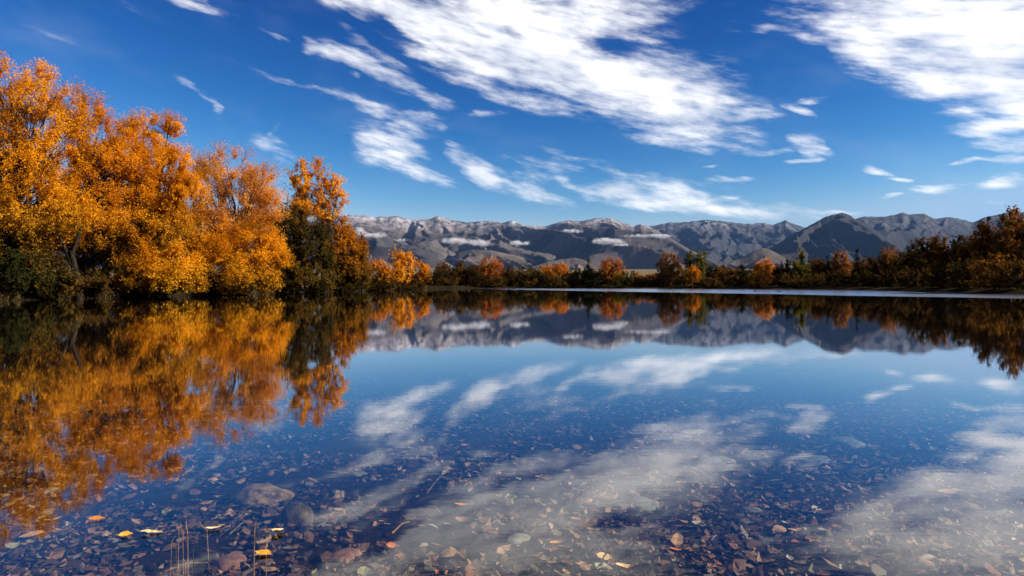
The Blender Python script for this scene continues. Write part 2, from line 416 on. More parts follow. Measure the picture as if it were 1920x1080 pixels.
def range_(name, pts, dc, foot, back, step, rows, mat, seed, gap=420, skew=.0, rough=1.0, slope=.80, conc=2.0):
    """A range whose crest passes at depth dc; pts: crest as (column, row) of the photograph; spurs leave the crest every gap metres and run down to the foot."""
    rng = np.random.RandomState(int(seed * 10))
    pts = np.array(pts, float)
    px = np.arange(pts[0, 0], pts[-1, 0] + step, step)
    cy = np.interp(px, pts[:, 0], pts[:, 1])
    u = (px - CX) / F
    crest = (HY - cy) / F * dc + CAMZ
    crest = crest + (perlin(u * 150 + seed, u * 0 + seed) * 6 + perlin(u * 420 + seed, u * 0 + 3.3) * 4.0) * rough * dc / 9000
    nt_, nb_ = rows, rows // 5
    t = np.concatenate([np.linspace(0, 1, nt_), 1 + np.linspace(0, 1, nb_ + 1)[1:]])
    U, T = np.meshgrid(u, t, indexing='ij')
    C = np.repeat(crest[:, None], len(t), 1)
    depth = np.where(T <= 1, dc - foot * (1 - T), dc + back * (T - 1))
    X = U * depth; Y = depth
    tt = np.clip(T, 0, 1)
    base = float(58 * (max(dc - foot - 170, 1) / 3000) ** 1.15) - 30
    warp = gap * .42 * fbm(X / (gap * 1.6) + seed, Y / (gap * 2.2), 4)
    Xw = X + warp
    h = base + (C - base) * (.96 * tt ** (conc * 1.35) + .04 * tt)
    x0, x1 = u[0] * dc, u[-1] * dc
    for lvl, (g, hp, sl) in enumerate(((gap, .80, slope), (gap * .5, 1.2, slope * 1.05), (gap * .21, 1.5, slope * 1.2))):
        n = max(2, int((x1 - x0) / g))
        for k in range(n + 6):
            xs = x0 + (k - 3 + rng.uniform(-.38, .38)) * g
            cz = np.interp(xs, u * dc, crest)
            wd = (skew + rng.normal(0, .16)) * foot
            path = xs * (depth / dc) + wd * (1 - tt) ** 1.2
            top = base + (cz - base) * rng.uniform(.78, 1.0) * tt ** (hp * rng.uniform(.75, 1.35))
            top = top + (cz - base) * .05 * perlin(tt * 7 + k * 3.1 + lvl, tt * 0 + k * 1.7 + seed)
            h = np.maximum(h, top - sl * np.abs(Xw - path) * (1 - .0 * tt))
    det = np.clip(tt * 4, 0, 1) * (1 - tt ** 8)
    h = h + det * ((ridged(Xw / 190, Y / 330, 4) - .6) * 46 + fbm(X / 90, Y / 110, 2) * 4) * rough * dc / 9000
    lim = CAMZ + (C - CAMZ) * depth / dc - 10 * (1 - tt) * dc / 9000
    h = np.where(T < 1, np.where(h > lim - 40, lim - 40 * np.exp(-np.clip(h - lim + 40, 0, None) / 40), h), h)     # nothing in front rises over the crest
    h = np.where(T < 1, np.maximum(h, base), h)
    w = np.clip((tt - .93) / .07, 0, 1)
    h = np.where(T <= 1, h * (1 - w) + np.maximum(h, base + (C - base) * tt ** 1.2) * w, h)
    h = np.where(T > 1 - 1e-6, C - (C - base) * (T - 1) * .9, h)
    v = np.stack([X, Y, h], -1).reshape(-1, 3)
    n = len(t)
    i, j = np.meshgrid(np.arange(len(u) - 1), np.arange(n - 1), indexing='ij')
    f = np.stack([i * n + j, (i + 1) * n + j, (i + 1) * n + j + 1, i * n + j + 1], -1).reshape(-1, 4)
    o = obj(name, mesh_np(name, v, f, mat, True))
    tag(o, kind='structure')
    return o

SNOW = (.60, .62, .66)
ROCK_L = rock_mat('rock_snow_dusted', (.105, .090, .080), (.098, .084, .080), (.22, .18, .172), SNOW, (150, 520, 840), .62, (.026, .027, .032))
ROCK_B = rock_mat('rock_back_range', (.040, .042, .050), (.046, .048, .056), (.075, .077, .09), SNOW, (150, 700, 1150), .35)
ROCK_R = rock_mat('rock_dark_massif', (.036, .034, .034), (.034, .034, .037), (.042, .043, .05), SNOW, (120, 500, 1000), .15)  # rock this dark carries the cloud shade over the right mountains
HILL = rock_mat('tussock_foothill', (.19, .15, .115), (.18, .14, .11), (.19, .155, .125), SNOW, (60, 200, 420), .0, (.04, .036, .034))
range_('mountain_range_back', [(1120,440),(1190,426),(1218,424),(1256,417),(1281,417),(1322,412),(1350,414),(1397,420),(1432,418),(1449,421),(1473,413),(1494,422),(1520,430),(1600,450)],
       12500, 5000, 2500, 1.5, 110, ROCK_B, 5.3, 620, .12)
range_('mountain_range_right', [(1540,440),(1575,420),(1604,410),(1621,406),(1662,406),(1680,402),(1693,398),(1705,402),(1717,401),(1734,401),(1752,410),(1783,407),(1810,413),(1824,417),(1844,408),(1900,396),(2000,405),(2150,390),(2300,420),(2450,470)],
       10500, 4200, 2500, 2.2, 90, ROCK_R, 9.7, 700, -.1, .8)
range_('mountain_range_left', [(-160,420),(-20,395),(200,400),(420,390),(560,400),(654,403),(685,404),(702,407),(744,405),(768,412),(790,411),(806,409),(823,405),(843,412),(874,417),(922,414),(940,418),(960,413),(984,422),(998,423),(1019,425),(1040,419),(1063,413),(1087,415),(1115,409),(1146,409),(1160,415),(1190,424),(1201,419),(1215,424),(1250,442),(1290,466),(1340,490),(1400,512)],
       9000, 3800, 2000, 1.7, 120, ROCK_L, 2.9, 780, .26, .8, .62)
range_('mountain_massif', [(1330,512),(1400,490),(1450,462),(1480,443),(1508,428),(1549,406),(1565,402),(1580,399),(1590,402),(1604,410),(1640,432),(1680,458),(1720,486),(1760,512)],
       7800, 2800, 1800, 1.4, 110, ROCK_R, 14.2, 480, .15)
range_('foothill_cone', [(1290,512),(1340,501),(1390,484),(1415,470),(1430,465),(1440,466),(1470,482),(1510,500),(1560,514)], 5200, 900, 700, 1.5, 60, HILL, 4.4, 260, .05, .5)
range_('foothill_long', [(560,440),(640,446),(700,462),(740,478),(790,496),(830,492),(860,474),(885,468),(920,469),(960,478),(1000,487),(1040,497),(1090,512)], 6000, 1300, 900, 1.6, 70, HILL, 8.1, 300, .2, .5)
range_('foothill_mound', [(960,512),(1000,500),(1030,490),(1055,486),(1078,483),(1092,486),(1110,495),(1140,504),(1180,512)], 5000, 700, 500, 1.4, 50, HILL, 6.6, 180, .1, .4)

# ------------------------------------------------------------------ trees
def tube(path, rad, sides=5):
    path = np.asarray(path); m = len(path)
    tan = np.gradient(path, axis=0); tan /= np.linalg.norm(tan, axis=1)[:, None] + 1e-9
    ref = np.array([.31, .95, .05])
    a = np.cross(tan, ref); a /= np.linalg.norm(a, axis=1)[:, None] + 1e-9
    b = np.cross(tan, a)
    th = np.arange(sides) * 2 * np.pi / sides
    v = path[:, None] + (np.cos(th)[None, :, None] * a[:, None] + np.sin(th)[None, :, None] * b[:, None]) * np.asarray(rad)[:, None, None]
    i, j = np.meshgrid(np.arange(m - 1), np.arange(sides), indexing='ij')
    f = np.stack([i * sides + j, i * sides + (j + 1) % sides, (i + 1) * sides + (j + 1) % sides, (i + 1) * sides + j], -1).reshape(-1, 4)
    return v.reshape(-1, 3), f
def bez(a, b, c, n):
    t = np.linspace(0, 1, n)[:, None]
    return a * (1 - t) ** 2 + 2 * b * t * (1 - t) + c * t * t
class Tubes:
    def __init__(s): s.v = []; s.f = []; s.n = 0
    def add(s, path, rad, sides=5):
        v, f = tube(path, rad, sides); s.v.append(v); s.f.append(f + s.n); s.n += len(v)
    def mesh(s, name, mat): return mesh_np(name, np.vstack(s.v), np.vstack(s.f), mat, True)

def leaves(rng, pos, out, size):
    """One rhombic leaf at each position, facing roughly outwards."""
    n = len(pos)
    nrm = out * 1.0 + rng.normal(0, .62, (n, 3)) + np.array([0, 0, .35])
    nrm /= np.linalg.norm(nrm, axis=1)[:, None]
    t = np.cross(nrm, rng.normal(0, 1, (n, 3))); t /= np.linalg.norm(t, axis=1)[:, None] + 1e-9
    b = np.cross(nrm, t)
    s = size * rng.uniform(.6, 1.35, n)[:, None]
    v = np.stack([pos - t * s * .55, pos + b * s * .34 + t * s * .25, pos - b * s * .34 + t * s * .40], 1)
    return v.reshape(-1, 3), np.arange(3 * n).reshape(n, 3)

def tree(name, label, cat, base, lobes, mat, bark, nleaf, size, seed, group=None, csize=.8, elong=1.5, dens=1.0, stems=1, trunk_r=.2, shell=.5, upright=.5, sparse=0.0):
    """lobes: (x, y, z, rx, ry, rz) world; base: root point."""
    rng = np.random.RandomState(seed)
    base = np.array(base, float)
    e = bpy.data.objects.new(name, None); COL.objects.link(e); e.location = base; e.empty_display_size = .3
    tag(e, label, cat, group)
    T = Tubes()
    L = np.array(lobes, float)
    area = L[:, 3] * L[:, 5] + L[:, 4] * L[:, 3] * .5
    share = area / area.sum()
    ncl = max(6, int(dens * area.sum() / (csize * csize) * 2.6))
    top = L[:, 2].max()
    roots = [base + np.array([rng.normal(0, .25 * (stems > 1)), rng.normal(0, .25 * (stems > 1)), -.25]) for _ in range(stems)]
    pos = []; out = []
    per = nleaf / ncl
    for li, lb in enumerate(L):
        c = lb[:3]; rad = lb[3:]
        root = roots[li % stems]
        mid = np.array([root[0] * .55 + c[0] * .45, root[1] * .55 + c[1] * .45, root[2] * .45 + c[2] * .55 + rad[2] * .0])
        tipc = c + np.array([0, 0, rad[2] * .2])
        mid2 = mid * 1.0; mid2[:2] = root[:2] * .7 + c[:2] * .3; mid2[2] = root[2] + (c[2] - root[2]) * .65
        path = bez(root, mid2, tipc, 12)
        path[1:-1] += rng.normal(0, .02 * max(rad), (10, 3))
        r0 = trunk_r * (.65 + .5 * share[li] / share.max()) / (1 + .12 * stems)
        T.add(path, np.linspace(r0 * 1.15, .018 + r0 * .08, 12), 6)
        k = max(3, int(ncl * share[li]))
        d = rng.normal(0, 1, (k, 3)); d /= np.linalg.norm(d, axis=1)[:, None]
        f = (shell + (1 - shell) * rng.uniform(0, 1, k) ** .6)
        cc = c + d * f[:, None] * rad
        ok = cc[:, 2] > base[2] + .15
        cc, d = cc[ok], d[ok]
        for q in range(len(cc)):
            tq = np.clip(rng.uniform(.35, .95), 0, 1)
            zrel = np.clip((cc[q, 2] - csize * 1.5 - path[0, 2]) / (path[-1, 2] - path[0, 2] + 1e-6), .12, .95)
            tq = min(tq, zrel) if rng.rand() < .8 else tq * .7
            st = path[int(tq * 11)]
            md = st * .45 + cc[q] * .55; md[2] = st[2] * (1 - .62) + cc[q, 2] * .62 - .1 * np.linalg.norm(cc[q] - st) * (upright - .5)
            nb = 6 if nleaf > 40000 else 4
            bp = bez(st, md, cc[q], nb)
            bp[1:-1] += rng.normal(0, .03 * np.linalg.norm(cc[q] - st), (nb - 2, 3))
            rb = r0 * .20 * (1.05 - tq) + .012
            T.add(bp, np.linspace(rb, .007, nb), 4 if nb == 6 else 3)
            ax = cc[q] - st; ax /= np.linalg.norm(ax) + 1e-9
            ax = ax + d[q] * .4 + np.array([0, 0, upright]); ax /= np.linalg.norm(ax)
            m = max(3, int(per * rng.uniform(.45, 1.55) * (0.15 if rng.rand() < sparse else 1)))
            rc = csize * rng.uniform(.65, 1.3)
            # twiglets fan out of the cluster centre, leaves follow them
            tw = max(3, m // 22)
            tdir = ax * 1.1 + rng.normal(0, .62, (tw, 3)); tdir /= np.linalg.norm(tdir, axis=1)[:, None]
            pick = rng.randint(0, tw, m)
            along = rng.uniform(-.25, 1.0, m) * rc * elong
            off = rng.normal(0, .10 * rc, (m, 3))
            pp = cc[q] - ax * rc * .35 + tdir[pick] * along[:, None] + off
            if nleaf > 40000:
                for w_ in range(min(tw, 4)):
                    T.add(np.array([cc[q] - ax * rc * .35, cc[q] - ax * rc * .35 + tdir[w_] * rc * elong * .85]), [.011, .004], 3)
            pos.append(pp)
            oo = pp - c; oo /= np.linalg.norm(oo, axis=1)[:, None] + 1e-9
            out.append(oo)
    pos = np.vstack(pos); out = np.vstack(out)
    ok = pos[:, 2] > max(base[2], 0) + .05
    v, f = leaves(rng, pos[ok], out[ok], size)
    obj('trunk', T.mesh('trunk', bark), e).matrix_parent_inverse = Matrix.Translation(-base)
    obj('crown', mesh_np('crown', v, f, mat), e).matrix_parent_inverse = Matrix.Translation(-base)
    return e

def lobe(px, py, rx, ry, d, dy=0.0, deep=1.0):
    p = P(px, py, d)
    s = d / F
    return (p[0], p[1] + dy, p[2], rx * s, rx * s * deep, ry * s)
def root(px, d):
    x = (px - CX) / F * d
    z = float(ground_z(np.array([x]), np.array([d]))[0])
    return (x, d, max(z, .02))

# ---- the tall autumn trees on the left bank
LB = 'tall autumn trees along the bank'
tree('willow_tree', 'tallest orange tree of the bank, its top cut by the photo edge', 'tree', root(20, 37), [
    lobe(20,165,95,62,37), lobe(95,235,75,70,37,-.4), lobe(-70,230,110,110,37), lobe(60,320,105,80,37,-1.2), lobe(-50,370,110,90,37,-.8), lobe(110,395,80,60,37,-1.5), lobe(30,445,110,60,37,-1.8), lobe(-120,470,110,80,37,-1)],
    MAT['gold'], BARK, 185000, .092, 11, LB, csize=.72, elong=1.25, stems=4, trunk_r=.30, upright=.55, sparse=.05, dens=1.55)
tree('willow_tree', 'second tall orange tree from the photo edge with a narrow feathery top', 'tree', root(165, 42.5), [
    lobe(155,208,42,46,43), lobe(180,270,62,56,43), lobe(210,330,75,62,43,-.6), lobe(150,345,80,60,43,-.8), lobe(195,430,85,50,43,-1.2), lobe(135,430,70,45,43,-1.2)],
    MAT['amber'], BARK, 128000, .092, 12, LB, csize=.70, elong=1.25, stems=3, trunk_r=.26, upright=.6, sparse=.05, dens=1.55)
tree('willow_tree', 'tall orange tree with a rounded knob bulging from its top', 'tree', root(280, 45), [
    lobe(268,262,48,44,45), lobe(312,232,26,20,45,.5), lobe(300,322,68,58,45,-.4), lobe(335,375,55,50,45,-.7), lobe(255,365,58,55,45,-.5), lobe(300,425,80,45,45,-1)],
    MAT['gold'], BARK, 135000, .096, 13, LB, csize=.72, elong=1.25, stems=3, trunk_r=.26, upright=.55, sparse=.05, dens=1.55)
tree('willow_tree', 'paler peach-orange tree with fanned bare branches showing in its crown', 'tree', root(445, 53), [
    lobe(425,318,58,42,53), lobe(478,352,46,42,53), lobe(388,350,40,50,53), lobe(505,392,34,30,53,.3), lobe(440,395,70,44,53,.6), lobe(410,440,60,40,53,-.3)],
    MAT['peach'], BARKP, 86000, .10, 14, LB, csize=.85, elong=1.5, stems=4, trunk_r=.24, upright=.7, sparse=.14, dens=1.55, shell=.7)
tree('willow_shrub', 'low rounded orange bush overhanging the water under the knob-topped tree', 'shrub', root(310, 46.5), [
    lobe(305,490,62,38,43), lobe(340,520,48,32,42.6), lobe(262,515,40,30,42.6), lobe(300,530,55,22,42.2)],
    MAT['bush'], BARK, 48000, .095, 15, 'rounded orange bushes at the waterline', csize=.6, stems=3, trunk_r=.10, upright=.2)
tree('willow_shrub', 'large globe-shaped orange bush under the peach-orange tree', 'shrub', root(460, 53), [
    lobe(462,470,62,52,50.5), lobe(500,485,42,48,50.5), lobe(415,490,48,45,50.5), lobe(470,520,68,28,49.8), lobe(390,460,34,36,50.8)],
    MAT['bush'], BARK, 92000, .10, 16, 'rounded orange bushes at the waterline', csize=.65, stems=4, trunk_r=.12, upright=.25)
tree('poplar_tree', 'slender golden poplar, the left one of the pair rising over dark trees', 'tree', root(566, 68), [
    lobe(563,335,20,32,68), lobe(556,365,20,22,68), lobe(575,385,26,28,68), lobe(560,405,20,20,68)],
    MAT['yellow'], BARKP, 15000, .18, 17, 'pair of golden poplars', csize=.55, stems=1, trunk_r=.13, upright=1.2, sparse=.1, elong=1.8)
tree('poplar_tree', 'slender golden poplar with a bare white stem, right one of the pair', 'tree', root(603, 68.5), [
    lobe(603,322,14,26,68.5), lobe(622,350,20,22,68.5), lobe(606,375,24,26,68.5), lobe(632,375,16,18,68.5), lobe(615,400,24,18,68.5)],
    MAT['yellow'], BARKP, 13000, .18, 18, 'pair of golden poplars', csize=.55, stems=1, trunk_r=.13, upright=1.2, sparse=.2, elong=1.8)
tree('alder_tree', 'dark olive-brown tree standing below the golden poplars', 'tree', root(560, 66), [
    lobe(555,415,28,28,64), lobe(545,450,28,45,64), lobe(585,455,30,45,64), lobe(560,500,40,40,63.5), lobe(600,500,26,42,63.5), lobe(545,520,26,26,63.2)],
    MAT['olive'], BARK, 34000, .17, 19, 'column-shaped trees at the bend of the bank', csize=.6, stems=3, trunk_r=.16, upright=.9)
tree('alder_tree', 'rust-orange column-shaped tree right of the dark olive tree', 'tree', root(640, 71), [
    lobe(632,440,24,36,69), lobe(650,470,24,44,69), lobe(630,500,30,40,68.6), lobe(668,490,20,40,69), lobe(655,518,32,26,68.6)],
    MAT['rustcol'], BARK, 30000, .165, 20, 'column-shaped trees at the bend of the bank', csize=.55, stems=3, trunk_r=.15, upright=.9)
tree('alder_tree', 'narrow rusty tree ending the tall trees of the left bank', 'tree', root(675, 76), [
    lobe(672,465,15,30,75), lobe(678,500,14,36,75), lobe(664,510,18,28,74.6)],
    MAT['rustcol'], BARK, 12000, .17, 21, 'column-shaped trees at the bend of the bank', csize=.5, stems=2, trunk_r=.12, upright=.9)
tree('birch_tree', 'small yellow-orange tree between the rusty column trees and a twin-topped yellow tree', 'tree', root(713, 86), [
    lobe(706,508,16,20,84), lobe(722,512,14,20,84), lobe(714,526,22,14,83.6)], MAT['orange'], BARK, 6500, .22, 22, csize=.5, stems=2, trunk_r=.1, upright=.6)
tree('birch_tree', 'bright yellow tree with a two-pointed top at the end of the left bank', 'tree', root(755, 93), [
    lobe(748,485,14,20,91), lobe(764,492,12,20,91), lobe(750,515,22,20,90.5), lobe(735,520,12,16,90.5)], MAT['yellow'], BARK, 7500, .23, 23, csize=.5, stems=2, trunk_r=.11, upright=.8)
tree('birch_tree', 'rounded orange tree at the tip of the left bank', 'tree', root(788, 97), [
    lobe(786,508,18,20,95), lobe(796,518,13,18,95), lobe(775,522,16,14,94.5)], MAT['orange'], BARK, 6500, .23, 24, csize=.5, stems=2, trunk_r=.1, upright=.5)
# darker trees and undergrowth behind and beneath
for (label, px, d, lob, mat, nl, sd) in [
    ('dark green tree seen through the gap between the tall orange trees', 235, 55, [(240,360,40,40),(225,420,55,50),(255,470,60,45)], 'dgreen', 14000, 31),
    ('dark brown tree filling the gap behind the tallest orange tree', 70, 50, [(70,380,70,70),(60,460,90,60)], 'brown', 13000, 32),
    ('dark leafy tree between the peach-orange tree and the poplars', 525, 67, [(522,405,20,22),(515,450,34,46),(530,500,30,40)], 'dgreen', 11000, 33),
    ('dark brown tree closing the gap right of the leaning trunk', 185, 58, [(180,450,60,50),(200,505,60,36)], 'brown', 12000, 35),
    ('dark brown tree behind the foot of the knob-topped tree', 300, 60, [(295,450,60,55),(310,505,60,36)], 'brown', 12000, 36),
    ('dark tree behind the rust-orange column trees', 630, 84, [(625,470,34,40),(650,510,34,30)], 'olive', 8000, 37),
    ('dark olive tree behind the globe-shaped orange bush', 370, 60, [(375,430,50,50),(350,490,60,40)], 'olive', 13000, 34)]:
    tree('understorey_tree', label, 'tree', root(px, d), [lobe(*q, d) for q in lob], MAT[mat], BARK, nl, .19, sd, 'dark trees behind the orange ones', csize=.8, stems=3, trunk_r=.16)
for (label, px, d, lob, mat, nl, sd) in [
    ('dark green shrub at the photo edge reaching down to the water', 10, 33.5, [(10,510,55,40),(-50,500,60,50),(50,530,40,28)], 'dgreen', 13000, 41),
    ('olive shrub with a few yellow leaves left of the leaning trunk', 95, 34.5, [(90,520,38,34),(70,540,30,22),(120,540,24,20)], 'olive', 9000, 42),
    ('low dark shrub between the leaning trunk and the low orange bush', 215, 42, [(210,530,34,22),(240,520,26,28)], 'brown', 6000, 43),
    ('dark low shrub at the foot of the globe-shaped orange bush', 400, 50, [(395,530,30,18),(430,538,34,12)], 'olive', 6000, 44),
    ('dark brown shrub at the foot of the rust-orange column tree', 655, 70, [(640,530,24,14),(670,531,22,13)], 'olive', 6500, 46),
    ('low dark shrub in front of the small yellow-orange tree', 712, 82, [(700,534,14,9),(725,535,16,8)], 'brown', 4500, 47),
    ('low dark shrub in front of the two-pointed yellow tree', 758, 90, [(748,535,16,8),(775,535,18,8)], 'brown', 4500, 48),
    ('low dark shrub under the leaning trunk', 160, 38, [(150,545,26,12),(180,543,24,12)], 'brown', 5000, 49),
    ('dark shrub at the water below the olive-brown tree', 590, 62, [(575,530,34,16),(610,532,30,14)], 'olive', 6500, 45)]:
    tree('waterside_shrub', label, 'shrub', root(px, d), [lobe(*q, d) for q in lob], MAT[mat], BARK, nl, .14, sd, 'dark shrubs along the waterline', csize=.5, stems=3, trunk_r=.05)

def leaning_trunk():
    T = Tubes(); b = np.array(root(150, 37.5))
    T.add(bez(b + [0, 0, -.2], b + [-.2, .1, 1.0], P(133, 470, 37.5), 10), np.linspace(.26, .12, 10), 8)
    T.add(bez(P(137, 500, 37.5), P(120, 460, 37.5), P(100, 420, 37.3), 7), np.linspace(.13, .05, 7), 6)
    T.add(bez(P(134, 478, 37.5), P(150, 440, 37.6), P(160, 395, 37.8), 7), np.linspace(.12, .05, 7), 6)
    e = bpy.data.objects.new('leaning_tree', None); COL.objects.link(e); e.location = b
    tag(e, 'dark leaning trunk forking under the second tall orange tree', 'tree')
    obj('trunk', T.mesh('trunk', BARK), e).matrix_parent_inverse = Matrix.Translation(-b)
    rng = np.random.RandomState(3)
    pp = np.vstack([P(100, 420, 37.3) + rng.normal(0, .5, (1200, 3)), P(160, 395, 37.8) + rng.normal(0, .5, (1200, 3))])
    v, f = leaves(rng, pp, rng.normal(0, 1, pp.shape), .14)
    obj('crown', mesh_np('crown', v, f, MAT['amber']), e).matrix_parent_inverse = Matrix.Translation(-b)
leaning_trunk()

# ---- trees across the far shore: column, top row, half width, depth, foliage, shape, label
FAR = [
 (829,489,17,126,'dusty','round','pinkish orange treetop behind dark shrubs near the left bank tip'),
 (838,503,22,121,'brown','low','dark brown shrub first after the tip of the left bank'),
 (862,488,17,125,'brown','point','dark pointed bush left of the red-orange tree'),
 (885,499,22,124,'brown','round','dull brown tree touching the red-orange tree from the left'),
 (919,482,28,126,'red','round','red-orange round tree, first of the three across the middle'),
 (928,512,24,123,'brown','low','dark brown shrub under the first red-orange tree'),
 (955,499,13,126,'brown','point','narrow dark bush right of the first red-orange tree'),
 (978,507,22,125,'olive','low','olive hedge shrub in front of the pale mound'),
 (1008,507,20,125,'olive','low','olive shrub just left of the bright orange flat-topped tree'),
 (1040,494,27,125,'orange','flat','bright orange flat-topped tree below the pale mound'),
 (1048,515,24,122,'olive','low','dark shrub at the foot of the flat-topped orange tree'),
 (1076,506,17,123,'brown','low','dark reddish shrub between flat-topped orange tree and dark spire'),
 (1104,482,12,123,'dgreen','spire','dark thin conifer spire in the middle of the far shore'),
 (1108,505,20,121,'dgreen','low','dark green shrub round the foot of the conifer spire'),
 (1146,483,27,121,'red','round','red-orange tree right of the dark conifer spire'),
 (1163,510,16,118,'ygreen','low','yellow-green bush at the waterline under the right red-orange tree'),
 (1195,513,17,128,'orange','low','low yellow-orange bush in the gap of the far shore'),
 (1225,514,18,128,'orange','low','low orange bush behind the dark hedge of the gap'),
 (1205,523,24,119,'brown','low','dark low shrub in the gap of the far shore'),
 (1240,519,20,118,'brown','low','dark low shrub left of the dusty orange tree'),
 (1255,474,26,117,'dusty','round','tall dusty orange tree left of the paired green-yellow poplars'),
 (1294,468,10,115,'ygreen','column','darker left one of the paired green-yellow poplars'),
 (1316,466,12,115,'ygreen','column','brighter right one of the paired green-yellow poplars'),
 (1298,498,14,112,'orange','round','small orange tree in front of the paired poplars'),
 (1330,499,13,113,'dgreen','point','dark pointed bush right of the paired poplars'),
 (1360,499,24,112,'russet','round','brownish tree between the paired poplars and the bright orange tree'),
 (1392,494,13,111,'dgreen','point','dark pointed conifer left of the bright orange tree'),
 (1334,522,20,109,'brown','low','dark shrub at the water below the paired poplars'),
 (1385,518,24,107,'brown','low','dark shrub at the water below the pointed conifer'),
 (1432,483,20,106,'orange','round','brightest orange tree below the cone-shaped foothill'),
 (1425,508,22,103,'russet','low','brown shrub under the brightest orange tree'),
 (1462,496,15,104,'brown','round','dark tree right of the brightest orange tree'),
 (1478,482,10,103,'dgreen','point','dark twiggy pointed tree left of the green-yellow tree'),
 (1502,462,20,103,'ygreen','point','green-yellow pointed tree right of the cone-shaped foothill'),
 (1480,512,24,99,'brown','low','dark shrub at the water left of the green-yellow tree'),
 (1531,485,20,100,'russet','round','russet tree just right of the green-yellow tree'),
 (1525,514,24,97,'olive','low','dark olive shrub under the russet tree'),
 (1552,482,12,99,'dgreen','point','dark pointed tree between russet and orange trees'),
 (1576,469,18,98,'dusty','round','dusty orange tree with a twin top left of the bare dark pole'),
 (1570,508,24,94,'brown','low','dark brown shrub below the twin-topped dusty orange tree'),
 (1606,465,7,95,'dgreen','spire','thin bare dark pole-like conifer rising from the right shore'),
 (1618,484,16,94,'olive','round','olive tree behind the bare dark pole'),
 (1640,480,22,92,'russet','round','russet tree right of the bare dark pole'),
 (1668,463,22,91,'dusty','round','dusty orange-topped tree where the right wood begins to rise'),
 (1625,512,28,89,'brown','low','dark shrub at the water below the bare dark pole'),
 (1690,474,20,88,'olive','round','dark olive tree right of the dusty orange-topped tree'),
 (1668,510,28,85,'brown','low','dark shrub at the water where the right wood begins'),
 (1716,458,22,84,'brown','round','dull brown tree, first of the dark wood on the right'),
 (1738,444,24,80,'brown','round','dull brown tree, second of the dark wood on the right'),
 (1765,440,24,77,'russet','round','russet tree with a twiggy top in the dark wood'),
 (1797,430,17,76,'dgreen','point','dark pointed pine topping the middle of the dark wood'),
 (1715,505,30,76,'brown','low','dark shrub at the water below the start of the dark wood'),
 (1818,440,26,72,'russet','round','broad russet tree right of the pointed pine'),
 (1770,500,34,69,'brown','low','dark low tree at the water in the dark wood'),
 (1850,415,30,68,'russet','round','russet tree left of the tallest tree on the right'),
 (1852,398,12,71,'brown','spire','twiggy thin treetop left of the tallest tree on the right'),
 (1892,380,28,66,'dusty','tall','tallest tree of the right wood with a sunlit orange top'),
 (1925,398,26,64,'russet','tall','russet tree cut by the right edge of the photo'),
 (1820,490,36,60,'brown','low','dark brown low tree above the dark spit'),
 (1872,480,40,55,'russet','low','brown spreading tree above the right end of the spit'),
 (1915,492,36,53,'brown','low','dark shrub at the right edge of the photo'),
 (1975,400,40,66,'russet','round','russet tree of the right wood just past the photo edge'),(2040,390,44,70,'brown','round','brown tree farthest past the right photo edge'),(1960,430,50,80,'russet','round','russet tree deep in the wood past the photo edge')]  # last three trees stand unseen, added to shade the right wood
